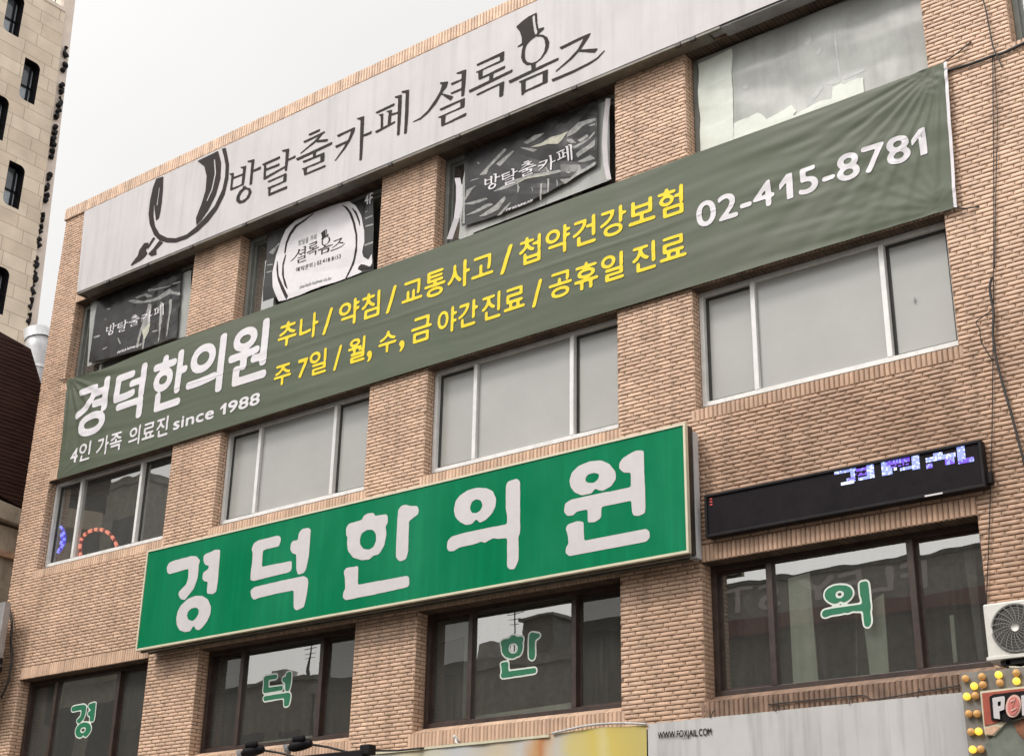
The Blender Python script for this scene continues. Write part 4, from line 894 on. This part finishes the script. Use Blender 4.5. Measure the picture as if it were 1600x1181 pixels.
for pos, c in ((.2, (.56, .50, .33, 1)), (.35, (.50, .51, .52, 1)), (.5, (.54, .46, .33, 1)), (.6, (.50, .48, .45, 1)), (.645, (.52, .30, .14, 1)), (.66, (.46, .19, .07, 1)), (.69, (.54, .42, .3, 1)), (.72, (.50, .47, .42, 1)), (.76, (.56, .47, .20, 1)), (.82, (.58, .46, .11, 1)), (.86, (.60, .51, .22, 1)), (.89, (.57, .45, .11, 1))):
    k = cr.color_ramp.elements.new(pos); k.color = c
nt2.links.new(tcn.outputs['Object'], nn.inputs['Vector']); nt2.links.new(tcn.outputs['Object'], sx.inputs[0]); nt2.links.new(sx.outputs['X'], mrr.inputs['Value'])
nt2.links.new(nn.outputs[0], ad.inputs[0]); nt2.links.new(mrr.outputs[0], ad.inputs[2]); nt2.links.new(ad.outputs[0], cr.inputs[0]); nt2.links.new(cr.outputs[0], b.inputs['Base Color'])
M['food'] = m
t = thing('fascia_banner', 'yellow and orange picture fascia sheet with a curled top edge under the third window', 'banner', (10.5, FY, -1.6))
xt = np.linspace(8.55, 12.585, 90); zt = -.215+.03*np.exp(-((xt-11.9)/.5)**2)
X = np.stack([xt]*16); s = np.linspace(0, 1, 16)[:, None]; Z = -1.5*(1-s)+zt[None]*s
w = MB(); w.grid(X, FY+.005*np.sin(X*5)+.004*np.sin(X*13+Z*2), Z); w.build('sheet', M['food'], t, True)
w = MB(); w.box(8.6, 12.55, FY+.03, -.03, -1.5, -.24); w.build('frame', M['steel'], t)
w = MB(); cx_ = np.linspace(11.35, 12.6, 24); cz_ = -.20+.05*np.sin(np.linspace(0, math.pi, 24)); w.tube(np.stack([cx_, 0*cx_+FY-.02, cz_], -1), .013, 8); w.build('curled_edge', M['wsign'], t, True)
w = MB(); xs_ = np.linspace(8.5, 10.7, 20); w.box(8.55, 11.3, FY-.02, FY+.02, -.235, -.205); w.build('top_rail', M['cream'], t)

# ---------------------------------------------------------------- sign spotlights at the bottom edge
for i, (hx, hy, lab) in enumerate(((396, 1173, 'black sign spotlight with bent arm, left one of the pair'), (470, 1164, 'black sign spotlight with bent arm, right one of the pair'))):
    X, Z = [float(v) for v in U(hx, hy, -.55)]
    t = thing('spotlight', lab, 'spotlight', (X, -.02, Z-.3), 'sign spotlights over the shop fascia')
    w = MB(); w.tube([(X-.16, -.60, Z-.03), (X-.10, -.585, Z-.01), (X+.02, -.55, Z+.01), (X+.14, -.52, Z+.02), (X+.16, -.515, Z+.02)], [.03, .07, .075, .05, .02], 12); w.build('lamp_head', M['black'], t, True)
    w = MB(); w.tube([(X-.06, -.62, Z+.065), (X+.10, -.6, Z+.075)], .035, 10); w.build('ballast', M['black'], t, True)
    w = MB(); w.tube([(X-.19, -.615, Z-.05), (X-.155, -.60, Z-.03)], [.075, .06], 12); w.build('lamp_glass', M['steel'], t, True)
    w = MB(); w.tube([(X+.12, -.52, Z+.01), (X+.35, -.42, Z-.03), (X+.60, -.28, Z-.10), (X+.75, -.02, Z-.26)], .014, 8); w.build('arm', M['cable'], t, True)
t = thing('sign_light_bar', 'long black sign light bar sloping up along the bottom edge below the second window', 'light', (8.3, -.55, -.4))
a = [float(v) for v in U(478, 1182, -.55)]; b = [float(v) for v in U(580, 1167, -.55)]
w = MB(); w.box(a[0]-.8, b[0]-.06, -.64, -.48, a[1]-.10, a[1]+.005)
w.build('bar', M['black'], t, bevel=.012)
w = MB(); w.box(b[0]-.12, b[0]+.04, -.63, -.5, b[1]-.09, b[1]+.03); w.build('end_cap', M['black'], t, bevel=.015)
w = MB(); w.tube([(b[0]-.05, -.5, b[1]-.03), (b[0]+.2, -.3, b[1]-.02), (b[0]+.75, -.02, b[1]+.03)], .012, 8); w.build('arm', M['cable'], t, True)

# small white hook on the third window's sill, cctv bracket
X, Z = [float(v) for v in U(713, 1156, -.06)]
t = thing('wall_hook', 'small white wall hook on the brick sill under the third window', 'hook', (X, -.02, Z-.05))
w = MB(); w.tube([(X, -.01, Z), (X, -.07, Z+.01), (X+.03, -.10, Z-.03), (X+.06, -.08, Z-.06)], .014, 8); w.build('hook', M['white_frame'], t, True)
w = MB(); w.tube([(X-.03, -.022, Z+.03), (X-.03, -.07, Z+.05)], .02, 8); w.build('clamp', M['white_frame'], t, True)

# ---------------------------------------------------------------- air conditioner
t = thing('air_conditioner', 'cream outdoor air conditioner with a round fan grille beside the right window', 'air conditioner', (16.9, -.45, -.1))
ax0, ax1, az0, az1, ay = 16.452, 17.28, .02, .515, -.45
w = MB(); w.box(ax0, ax1, ay, -.12, az0, az1); w.build('case', M['ac'], t, bevel=.014)
w = MB(); w.box(ax0-.012, ax1+.01, ay-.012, -.11, az0-.02, az0+.012); w.build('base_pan', M['ac'], t, bevel=.004)
fc = (16.735, .265); R_ = .215
w = MB(); n = 40
ang = np.linspace(0, 2*math.pi, n, endpoint=False)
w.add([(fc[0]+R_*math.cos(a), ay-.003, fc[1]+R_*math.sin(a)) for a in ang], [tuple(range(n))]); w.build('fan_recess', M['ac_dark'], t)
w = MB(); w.tube([(fc[0]+R_*math.cos(a), ay-.012, fc[1]+R_*math.sin(a)) for a in np.linspace(0, 2*math.pi, 49)], .009, 6, False)
for rr in np.linspace(.06, .205, 7): w.tube([(fc[0]+rr*math.cos(a), ay-.02, fc[1]+rr*math.sin(a)) for a in np.linspace(0, 2*math.pi, 41)], .0022, 4, False)
for k in range(20):
    a = k*2*math.pi/20; w.tube([(fc[0]+r*math.cos(a+.9*(r-.03)/.18*.5), ay-.024, fc[1]+r*math.sin(a+.9*(r-.03)/.18*.5)) for r in np.linspace(.03, .21, 8)], .0042, 5, False)
w.build('fan_grille', M['grille'], t, True)
w = MB(); w.tube([(fc[0], ay-.03, fc[1]), (fc[0], ay-.018, fc[1])], .036, 20); w.build('fan_hub', M['ac'], t, True)
w = MB(); w.box(ax0+.1, ax1-.02, ay+.02, -.02, az0-.07, az0-.03); w.box(ax0+.15, ax0+.19, ay+.02, -.02, az0-.2, az0-.03); w.box(ax1-.3, ax1-.26, ay+.02, -.02, az0-.2, az0-.03); w.build('bracket', M['black'], t)
w = MB(); w.tube([(16.70, -.3, -.02), (16.62, -.42, -.07), (16.75, -.47, -.10), (16.95, -.44, -.06), (17.2, -.40, -.09)], .012, 6); w.build('drain_hose', M['cream'], t, True)

# ---------------------------------------------------------------- bulb sign at the lower right
VY = -.55
v8 = lambda x, y: (1480+x/4.525, 920+y/4.525)
t = thing('bulb_sign', 'grey marquee sign with yellow bulbs and a red letter board at the lower right corner', 'sign', (16.9, VY, -1.6))
def vpt(x, y, Y=VY): return [float(q) for q in U(*v8(x, y), Y)]
a = vpt(100, 602); b = vpt(172, 1181); c = vpt(543, 556)
w = MB(); w.prism([(a[0], a[1]), (b[0]-.01, -1.5), (18.2, -1.5), (18.2, c[1]+(c[1]-a[1])/(c[0]-a[0])*(18.2-c[0]))], 1, VY, VY+.18); w.build('panel', M['board_grey'], t, bevel=.01)
bulbs = [(128, 632, 0), (245, 618, 0), (363, 605, 1), (488, 592, 0), (190, 685, 1), (252, 675, 0), (372, 662, 0), (490, 650, 1), (138, 758, 1), (198, 752, 0), (152, 880, 0), (210, 880, 0), (168, 1008, 0), (222, 1005, 1), (180, 1133, 1), (237, 1130, 0)]
def bulb_mesh(r=.034):
    w = MB(); V = []; F = []; n = 12; K = 6
    for i in range(K+1):
        th = i/K*math.pi/2; rr = r*math.cos(th)+1e-4; d = .03+r*.9*math.sin(th)
        for k in range(n): V.append((rr*math.cos(2*math.pi*k/n), -d, rr*math.sin(2*math.pi*k/n)))
    for k in range(n): V.append((r*.75*math.cos(2*math.pi*k/n), 0, r*.75*math.sin(2*math.pi*k/n)))
    for i in range(K):
        for k in range(n): F.append((i*n+k, i*n+(k+1) % n, (i+1)*n+(k+1) % n, (i+1)*n+k))
    for k in range(n): F.append((k, (k+1) % n, (K+1)*n+(k+1) % n, (K+1)*n+k))
    return w.add(V, F)
proto = {}
for q, mm in ((1, 'bulb_on'), (0, 'bulb_off')):
    first = None
    for (x, y, s) in bulbs:
        if s != q: continue
        p = vpt(x, y, VY-.03)
        if first is None: first = o = _attach0(bulb_mesh(), 'bulb', M[mm], None, True)
        else: o = first.copy(); COL.objects.link(o)
        o.parent = t; o.location = mathutils.Vector((p[0], VY, p[1]))-t.location
def pbox(pts, y0, y1, nm, m, par, bev=0., Y=None):
    q = [vpt(x, y, Y if Y is not None else y0) for x, y in pts]; w = MB(); w.prism(q, 1, y0, y1); return w.build(nm, m, par, bevel=bev)
pbox([(232, 722), (700, 668), (700, 880), (420, 935), (330, 1035), (268, 1030), (258, 975)], VY-.05, VY-.002, 'board_edge', M['cream'], t)
pbox([(245, 735), (700, 682), (700, 870), (420, 925), (265, 965)], VY-.06, VY-.051, 'letter_board', M['board_red'], t)
pbox([(298, 760), (330, 742), (700, 700), (700, 870), (540, 900), (420, 938), (312, 925)], VY-.075, VY-.061, 'letter_shadow', M['black'], t)
pxmesh([[(318, 768), (404, 754), (408, 775), (403, 850), (368, 862), (374, 918), (330, 912)], '-', [(356, 796), (380, 790), (378, 824), (358, 828)]], v8, VY-.1, flat(VY-.1), .006, .5).build('letter', M['letter'], t)
M['pink'] = mat('pink letter', (.62, .2, .17), .4); M['pink2'] = mat('pale pink', (.72, .45, .38), .4)
ell = lambda cx, cy, rx, ry: [(cx+rx*math.cos(a)-.06*ry*math.sin(a), cy+ry*math.sin(a)-.1*rx*math.cos(a)) for a in np.linspace(0, 2*math.pi, 28, endpoint=False)]
pbox(ell(467, 825, 54, 80), VY-.10, VY-.076, 'letter', M['pink2'], t); pbox(ell(467, 825, 40, 64), VY-.108, VY-.101, 'letter_core', M['pink'], t)
w = MB(); q = [vpt(x, y, VY-.115) for x, y in ((445, 790), (480, 772), (455, 850), (490, 835), (488, 845), (450, 866), (473, 787), (446, 800))]; w.prism(q, 1, VY-.115, VY-.109); w.build('letter_mark', M['pink2'], t)
pbox([(522, 752), (560, 745), (562, 890), (530, 893)], VY-.1, VY-.076, 'letter', M['letter'], t)
M['peach'] = mat('scuffed peach print', (.66, .42, .28), .5, var=.2, vscale=9); M['brown_print'] = mat('brown print', (.24, .10, .05), .5, var=.3, vscale=8); M['dull_green'] = mat('dull green print', (.17, .18, .15), .5, var=.15, vscale=7)
pbox([(330, 1035), (370, 980), (430, 935), (560, 900), (620, 1181), (300, 1240), (268, 1100)], VY-.03, VY-.003, 'lower_print', M['dull_green'], t)
pbox([(470, 950), (560, 905), (600, 1080), (540, 1060), (500, 1020)], VY-.04, VY-.031, 'print_patch', M['brown_print'], t)
pbox([(266, 985), (330, 965), (375, 975), (318, 1030), (270, 1022)], VY-.058, VY-.0505, 'print_patch', M['peach'], t)

# ---------------------------------------------------------------- cables on the right pilaster
def cable(label, pts, r, Y=-.03, jitter=0.):
    P = []
    for i, p in enumerate(pts):
        yy = p[2] if len(p) > 2 else Y
        x, z = [float(v) for v in U(p[0], p[1], yy)]; P.append((x, yy, z))
    P = np.array(P); tt = np.linspace(0, len(P)-1, 8*len(P)); Q = np.stack([np.interp(tt, range(len(P)), P[:, k]) for k in range(3)], -1)
    k = np.ones(5)/5
    for c in range(3): Q[2:-2, c] = np.convolve(Q[:, c], k, 'valid')
    w = MB(); w.tube(Q, r, 6); o = w.build('cable', M['cable'], None, True); tag(o, label, 'cable', None); return o
cable('thin straight black cable running down the whole right brick pier', [(1551, 86), (1553, 300), (1552, 500), (1550, 690), (1545, 850), (1541, 945)], .0055)
cable('second thin cable hanging beside the straight one below the brick ledge', [(1553, 86), (1559, 180), (1556, 300), (1554, 420)], .0045)
cable('thick black cable curving down right from the middle of the right pier', [(1550, 433), (1546, 448), (1549, 470), (1553, 487), (1551, 520), (1556, 560), (1568, 605), (1580, 645), (1600, 722), (1606, 745)], .013, -.05)
cable('frayed thin cable looping left off the thick one on the right pier', [(1551, 484), (1540, 492), (1524, 503), (1531, 515), (1533, 535), (1550, 562)], .006, -.05)
cable('black cable bundle sagging along the brick ledge by the banner corner', [(1476, 113), (1490, 108), (1515, 101), (1540, 92), (1553, 87), (1566, 84), (1585, 75), (1604, 66)], .017, -.035)
cable('short twisted cable crossing the ledge on the right pier', [(1536, 0), (1540, 14), (1547, 50), (1552, 76), (1560, 92), (1566, 106)], .008, -.05)
cable('dark wire lying along the soldier course under the right window', [(1200, 1100), (1255, 1094), (1300, 1090), (1350, 1085), (1362, 1093), (1395, 1088), (1440, 1080), (1500, 1070)], .007, -.03)

# ---------------------------------------------------------------- neighbour with dark siding, duct
NX = -1.5
t = thing('neighbour_house', 'dark maroon clad neighbour building with a cream lower wall at the left edge', 'building', (-5, 1, -4.3))
w = MB(); prof = [(-2.4, 8.50), (.62, 8.04), (1.25, 6.9), (1.6, 5.02), (.9, 5.02), (-2.4, 5.72)]
w.prism([(y, z) for y, z in prof], 0, -9., NX); w.build('siding', M['maroon'], t)
w = MB()
for i in range(46):
    z = 5.1+i*.075
    f0 = 8.50-.1525*(-2.4+2.4)
    ys = [y for y in np.linspace(-2.39, 1.2, 120) if z < 8.46-.1525*(y+2.4) and (y < .6 or z < 8.-1.8*(y-.62)) and z > 5.72-.212*(y+2.4)]
    if len(ys) > 1: w.box(NX, NX+.014, ys[0], ys[-1], z, z+.03)
w.build('lap_strip', M['maroon'], t)
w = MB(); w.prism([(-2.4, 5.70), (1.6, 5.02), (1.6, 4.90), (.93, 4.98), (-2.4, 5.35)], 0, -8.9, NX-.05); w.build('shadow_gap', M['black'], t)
w = MB(); w.prism([(-2.3, 5.34), (.93, 4.97), (1.6, 4.88), (1.6, 4.58), (.93, 4.66), (-2.3, 4.95)], 0, -8.9, NX+.04); w.build('eaves_fascia', M['neigh_cream'], t, bevel=.02)
w = MB(); w.box(-8.9, NX-.1, -1.9, 1.5, -4.3, 4.62); w.build('wall', M['neigh_cream'], t)
w = MB(); w.box(NX-.1, NX-.02, -1.5, 1.4, 4.05, 4.16); w.build('ledge', M['peach'], t)
t = thing('duct', 'pale galvanised vent duct with a capped bend rising between the two buildings', 'duct', (-2.4, 2.6, 3))
cxx, czz = [float(v) for v in U(63, 522, 2.6)]
w = MB(); w.tube([(cxx+.08, 2.6, 3.), (cxx+.08, 2.6, czz-.75), (cxx+.05, 2.58, czz-.4), (cxx-.02, 2.54, czz-.05)], .25, 20); w.build('pipe', M['duct'], t, True)
w = MB(); w.tube([(cxx+.01, 2.555, czz-.16), (cxx-.04, 2.53, czz+.06)], .275, 20); w.tube([(cxx+.08, 2.6, czz-.86), (cxx+.08, 2.6, czz-.8)], .265, 20); w.build('collar', M['duct'], t, True)
t = thing('wall_panel', 'grey board fixed beside the building corner at the lower left edge', 'sign', (-.9, -.35, 1.))
a = [float(v) for v in U(14, 940, -.35)]; b = [float(v) for v in U(0, 1110, -.35)]
w = MB(); w.box(a[0]-1.3, a[0]-.03, -.40, -.28, a[1]-1.02, a[1]); w.build('board', M['steel'], t, bevel=.01)
w = MB(); w.box(a[0]-1.3, a[0]-.04, -.42, -.26, a[1]-1.12, a[1]-1.03); w.box(a[0]-.035, a[0]+.0, -.37, -.3, a[1]-1.0, a[1]-.9); w.build('bracket', M['black'], t)
w = MB(); w.box(a[0]-1.2, a[0]-.1, -.38, -.30, a[1]-1.75, a[1]-1.12); w.build('lower_board', M['grey_frame'], t)
cable('black cable bundle hanging beside the building corner at the lower left', [(15, 950, -.06), (19, 975, -.06), (17, 1000, -.08), (19, 1030, -.08), (14, 1062, -.1), (2, 1090, -.12)], .02)

# ---------------------------------------------------------------- stone tower behind
TX = -12.
mt = bpy.data.materials.new('beige stone slabs'); mt.use_nodes = True; tt = mt.node_tree; b = tt.nodes['Principled BSDF']; b.inputs['Roughness'].default_value = .7
tcn = tt.nodes.new('ShaderNodeTexCoord'); sxy = tt.nodes.new('ShaderNodeSeparateXYZ'); cmb = tt.nodes.new('ShaderNodeCombineXYZ'); bt = tt.nodes.new('ShaderNodeTexBrick')
tt.links.new(tcn.outputs['Object'], sxy.inputs[0]); tt.links.new(sxy.outputs['Y'], cmb.inputs['X']); tt.links.new(sxy.outputs['Z'], cmb.inputs['Y']); tt.links.new(cmb.outputs[0], bt.inputs['Vector'])
bt.inputs['Scale'].default_value = 1; bt.inputs['Brick Width'].default_value = .95; bt.inputs['Row Height'].default_value = .42; bt.inputs['Mortar Size'].default_value = .012; bt.inputs['Mortar Smooth'].default_value = .3
bt.inputs['Color1'].default_value = (.74, .63, .50, 1); bt.inputs['Color2'].default_value = (.64, .53, .41, 1); bt.inputs['Mortar'].default_value = (.42, .34, .26, 1); bt.offset = .37; bt.squash = .8; bt.squash_frequency = 3
nn = tt.nodes.new('ShaderNodeTexNoise'); nn.inputs['Scale'].default_value = 1.6; nn.inputs['Detail'].default_value = 6; tt.links.new(tcn.outputs['Object'], nn.inputs['Vector'])
mr2 = tt.nodes.new('ShaderNodeMapRange'); mr2.inputs['From Min'].default_value = .3; mr2.inputs['From Max'].default_value = .7; mr2.inputs['To Min'].default_value = .86; mr2.inputs['To Max'].default_value = 1.1; tt.links.new(nn.outputs[0], mr2.inputs['Value'])
mm = tt.nodes.new('ShaderNodeMix'); mm.data_type = 'RGBA'; mm.blend_type = 'MULTIPLY'; mm.inputs[0].default_value = 1; tt.links.new(bt.outputs[0], mm.inputs[6]); tt.links.new(mr2.outputs[0], mm.inputs[7]); tt.links.new(mm.outputs[2], b.inputs['Base Color'])
M['tower'] = mt
M['tower_plain'] = mat('pale corner stone', (.74, .64, .56), .7, var=.08, vscale=2)
tw = thing('stone_tower', 'tall beige stone tower with rounded dark windows and black script down its corner', 'building', (-16, 1, -4.3))
ct = UX(102, 19, TX); cb = UX(48, 470, TX)
sl = (ct[0]-cb[0])/(ct[1]-cb[1])
yc = lambda z: ct[0]+(z-ct[1])*sl
zt_ = ct[1]
wins = []
for (cx_, cy_) in ((46.5, 127), (22, 289), (-3, 452)): wins.append(UX(cx_, cy_, TX))
for (cx_, cy_) in ((22, 22), (-3, 182)): wins.append(UX(cx_, cy_, TX))
ww, wh = .50, .98    # half sizes
q = [UX(*p, TX) for p in ((39, 87), (62.7, 108), (56, 167), (30.5, 149))]
ww = abs(q[1][0]-q[0][0])/2*.97; wh = abs(q[0][1]-q[3][1])/2*1.02
def rwin(cy_, cz, hw, hh, r=None):
    """two opposite corners rounded: top-right and bottom-left"""
    ry, rz = hw*.7, hh*.26
    P = [(cy_-hw, cz+hh)]
    P += [(cy_+hw-ry+ry*math.sin(a), cz+hh-rz+rz*math.cos(a)) for a in np.linspace(0, math.pi/2, 9)]
    P += [(cy_+hw, cz-hh)]
    P += [(cy_-hw+ry-ry*math.sin(a), cz-hh+rz-rz*math.cos(a)) for a in np.linspace(0, math.pi/2, 9)]
    return P
# east face with openings: polygons built by bmesh fill
import bmesh
bm = bmesh.new()
def loop(P):
    vs = [bm.verts.new((TX, y, z)) for y, z in P]; return [bm.edges.new((vs[i], vs[(i+1) % len(vs)])) for i in range(len(vs))]
ed = loop([(-7, -4.3), (yc(-4.3), -4.3), (yc(zt_), zt_), (-7, zt_)])
for (cy_, cz) in wins: ed += loop(rwin(cy_, cz, ww, wh))
bmesh.ops.triangle_fill(bm, use_beauty=True, edges=ed)
me = bpy.data.meshes.new('wall'); bm.to_mesh(me); bm.free(); me.materials.append(M['tower']); o = bpy.data.objects.new('wall', me); COL.objects.link(o); attach(o, tw)
w = MB(); zz = np.linspace(-4.3, zt_, 2)
w.quad((TX-9, -7, -4.3), (TX, -7, -4.3), (TX, -7, zt_), (TX-9, -7, zt_)); w.quad((TX-9, -7, zt_), (TX, -7, zt_), (TX, yc(zt_), zt_), (TX-9, yc(zt_), zt_)); w.quad((TX-9, -7, -4.3), (TX-9, yc(-4.3), -4.3), (TX-9, yc(zt_), zt_), (TX-9, -7, zt_))
w.quad((TX-9, yc(-4.3), -4.3), (TX-.02, yc(-4.3), -4.3), (TX-.02, yc(zt_), zt_), (TX-9, yc(zt_), zt_)); w.build('side_wall', M['tower'], tw)
# corner fin with the script
zf = zt_+2.2
w = MB(); w.add([(TX-.10, yc(-4.3)-.02, -4.3), (TX-.10, yc(-4.3)+.34, -4.3), (TX-.10, yc(zf)+.36, zf), (TX-.10, yc(zf)-.02, zf), (TX-1.5, yc(-4.3)-.02, -4.3), (TX-1.5, yc(-4.3)+.34, -4.3), (TX-1.5, yc(zf)+.36, zf), (TX-1.5, yc(zf)-.02, zf)], [(0, 1, 2, 3), (4, 5, 6, 7), (0, 1, 5, 4), (1, 2, 6, 5), (2, 3, 7, 6), (3, 0, 4, 7)]); w.build('corner_fin', M['tower_plain'], tw)
M['dark_pane'] = mat('dark blue pane', (.10, .115, .13), .08, var=.1, spec=.8); M['blue_pane'] = mat('grey blue pane', (.36, .41, .45), .2, var=.1, spec=.8)
for (cy_, cz) in wins:
    A = rwin(cy_, cz, ww, wh); B2 = rwin(cy_, cz, ww-.045, wh-.05, .30); n = len(A); w = MB()
    v = [(TX, y, z) for y, z in A]+[(TX-.30, y, z) for y, z in A]+[(TX-.30, y, z) for y, z in B2]
    w.add(v, [(i, (i+1) % n, n+(i+1) % n, n+i) for i in range(n)]+[(n+i, n+(i+1) % n, 2*n+(i+1) % n, 2*n+i) for i in range(n)])
    w.box(TX-.31, TX-.26, cy_-ww+.03, cy_+ww-.03, cz-.03-.06, cz+.03-.06); w.box(TX-.31, TX-.26, cy_+.10, cy_+.17, cz-wh+.05, cz+wh-.05)
    wo = w.build('window', M['black'], tw)
    w = MB(); w.quad((TX-.285, cy_-ww+.03, cz-.05), (TX-.285, cy_+.1, cz-.05), (TX-.285, cy_+.1, cz+wh-.05), (TX-.285, cy_-ww+.03, cz+wh-.05)); w.build('pane', M['dark_pane'], wo)
    w = MB(); w.add([(TX-.295, y, z) for y, z in rwin(cy_-.0, cz, ww-.04, wh-.04, .30)], [tuple(range(20))]); w.build('pane', M['blue_pane'], wo)
# railing on the roof edge
w = MB(); y1 = ct[0]-.1
for y in np.arange(y1-6, y1, .14): w.box(TX-.32, TX-.29, y, y+.03, zt_, zt_+1.0)
w.box(TX-.34, TX-.27, y1-6, y1, zt_+1.0, zt_+1.06); w.build('railing', M['grey_frame'], tw)
w = MB(); w.box(TX-.02, TX+.03, -7, yc(zt_), zt_-.02, zt_+.10); w.build('parapet_cap', M['tower_plain'], tw)
# script letters standing proud of the fin
rr = random.Random(4)
spans = [((101, 74), (100, 116), 2), ((97, 130), (88, 190), 3), ((86, 195), (80, 250), 3), ((77, 268), (70, 318), 3), ((67, 330), (58, 390), 3), ((57, 400), (44, 508), 5)]
for (p, q_, n) in spans:
    for i in range(n):
        a, b2 = (i+.08)/n, (i+.80)/n
        k = rr.choice((3, 4, 5)); pts = []; sg = rr.choice((-1, 1))
        for s_i in range(k):
            f_ = a+(b2-a)*(s_i+rr.uniform(-.25, .25))/(k-1)
            px = p[0]+(q_[0]-p[0])*f_+sg*rr.uniform(.8, 3.6)+.6; py = p[1]+(q_[1]-p[1])*f_; sg = -sg
            y, z = UX(px, py, TX-.02); pts.append((TX-.02, y, z))
        P = np.array(pts); t5 = np.linspace(0, k-1, 5*k); Q = np.stack([np.interp(t5, range(k), P[:, c]) for c in range(3)], -1)
        Q[1:-1] = (Q[:-2]+Q[1:-1]+Q[2:])/3
        w = MB(); w.tube(Q, .03+.055*np.abs(np.sin(np.linspace(rr.uniform(0, 3), 5, len(Q)))), 6); w.build('script_letter', M['black'], tw, True)

# ---------------------------------------------------------------- buildings across the street, seen mirrored in the windows
def opp(x0, x1, z1, m, label, y=-16.8, nwin=(4, 3), par=.3, dep=9.):
    t = thing('street_building', label, 'building', ((x0+x1)/2, y-3, -4.3))
    w = MB(); w.box(x0, x1, y-dep, y, -4.3, z1); w.build('wall', m, t)
    w = MB(); w.box(x0-.1, x1+.1, y-dep-.1, y+.12, z1, z1+par); w.build('parapet', m, t)
    nx_, nz2 = nwin; dx = (x1-x0)/nx_; dz = (z1+4.3)/(nz2+.4)
    for i in range(nx_):
        for j in range(nz2):
            w = MB(); w.box(x0+dx*(i+.2), x0+dx*(i+.8), y-.02, y+.03, -4.3+dz*(j+.45), -4.3+dz*(j+1.05)); w.build('window', M['opp_glass'], t)
    return t
b1 = opp(-.8, 3.2, 5.6, M['opp1'], 'dark low shop across the street with small windows', nwin=(3, 2))
b2 = opp(3.3, 12.5, 6.2, M['opp1'], 'dark shop across the street with white capital letters and a red awning', nwin=(1, 1), par=.1)
w = MB(); w.box(3.4, 12.4, -16.78, -16.4, 4.95, 5.28); w.build('awning', M['opp_red'], b2)
w = MB(); w.box(3.4, 12.4, -16.79, -16.7, 5.30, 6.19); w.build('fascia', M['opp2'], b2)
w = MB(); P, Q, asp = text_edges('FLEY ST'); W_ = 5.3
f = Field(0, W_, 0, .62, .03); f.edges(P*[W_, .62], Q*[W_, .62]); f.mesh(w, flat(0), .8, .35)
w.v = [np.stack([8.95-v[:, 0], 0*v[:, 0]-16.68, 5.52+v[:, 2]], -1) for v in w.v]; w.build('lettering', M['letter'], b2)
opp(-10.4, -.9, 5.0, M['opp2'], 'grey low block across the street with three window columns', nwin=(3, 2))
w = MB(); t = thing('roof_hut', 'small dark roof hut on the grey low block', 'hut', (-2.3, -19, 5.3)); w.box(-2.75, -1.8, -20, -17.2, 5.3, 6.3); w.build('hut_wall', M['opp1'], t); w = MB(); w.box(-2.85, -1.7, -20.1, -17.1, 6.3, 6.38); w.build('hut_roof', M['opp2'], t)
opp(-15.5, -10.5, 5.45, M['opp1'], 'dark walk-up block across the street with a flat parapet', nwin=(3, 2), par=.12)
opp(-30., -19.5, 13.4, M['opp2'], 'tall grey block across the street at the far left', nwin=(5, 5), dep=3.)
opp(-19.2, -15.7, 4.6, M['opp2'], 'low grey kiosk building beside the tall grey block', nwin=(2, 2))
opp(12.7, 24., 7.4, M['opp2'], 'grey office across the street behind the viewpoint', nwin=(5, 3))

# rooftop clutter and street wires, which the first-floor panes mirror
def roof_tank(x, y, z, r, h, label):
    t = thing('water_tank', label, 'water tank', (x, y, z), 'roof tanks across the street')
    w = MB(); w.tube([(x, y, z+.15), (x, y, z+.15+h)], r, 20); w.build('drum', M['opp2'], t, True)
    w = MB(); w.tube([(x, y, z+.15+h), (x, y, z+.2+h)], r*.5, 16); w.build('lid', M['opp1'], t, True)
    for a in range(3):
        w = MB(); c, d = x+.7*r*math.cos(a*2.1), y+.7*r*math.sin(a*2.1); w.box(c-.04, c+.04, d-.04, d+.04, z, z+.15); w.build('leg', M['opp1'], t)
roof_tank(-4.6, -18., 5.3, .42, .55, 'round roof tank on the grey low block')
roof_tank(-13.2, -18.2, 5.57, .4, .45, 'round roof tank on the dark walk-up block')
for i, (x, y, z0, h) in enumerate(((-3.4, -17.6, 5.3, 1.5), (-11.4, -17.5, 5.57, 1.1), (1.2, -17.6, 5.9, 1.3))):
    t = thing('roof_aerial', ('thin roof aerial beside the hut on the grey low block', 'thin roof aerial on the dark walk-up block', 'thin roof aerial on the dark low shop')[i], 'aerial', (x, y, z0), 'roof aerials across the street')
    w = MB(); w.tube([(x, y, z0), (x, y, z0+h)], .025, 6); w.build('mast', M['cable'], t)
    w = MB()
    for k in range(3): w.tube([(x-.3+.05*k, y, z0+h-.1-.16*k), (x+.3-.05*k, y, z0+h-.1-.16*k)], .012, 5)
    w.build('crossbars', M['cable'], t)
for i, (z, sag, y) in enumerate(((6.6, .25, -9.2), (6.9, .3, -9.4), (7.15, .2, -9.3))):
    w = MB(); xs_ = np.linspace(-32, 14, 50); w.tube(np.stack([xs_, 0*xs_+y, z-sag*(1-((xs_+9)/23)**2)], -1), .018, 5)
    tag(w.build('street_wire', M['cable'], None), ('lowest of three black wires strung along the street', 'middle of three black wires strung along the street', 'topmost of three black wires strung along the street')[i], 'wire', 'wires strung along the street')
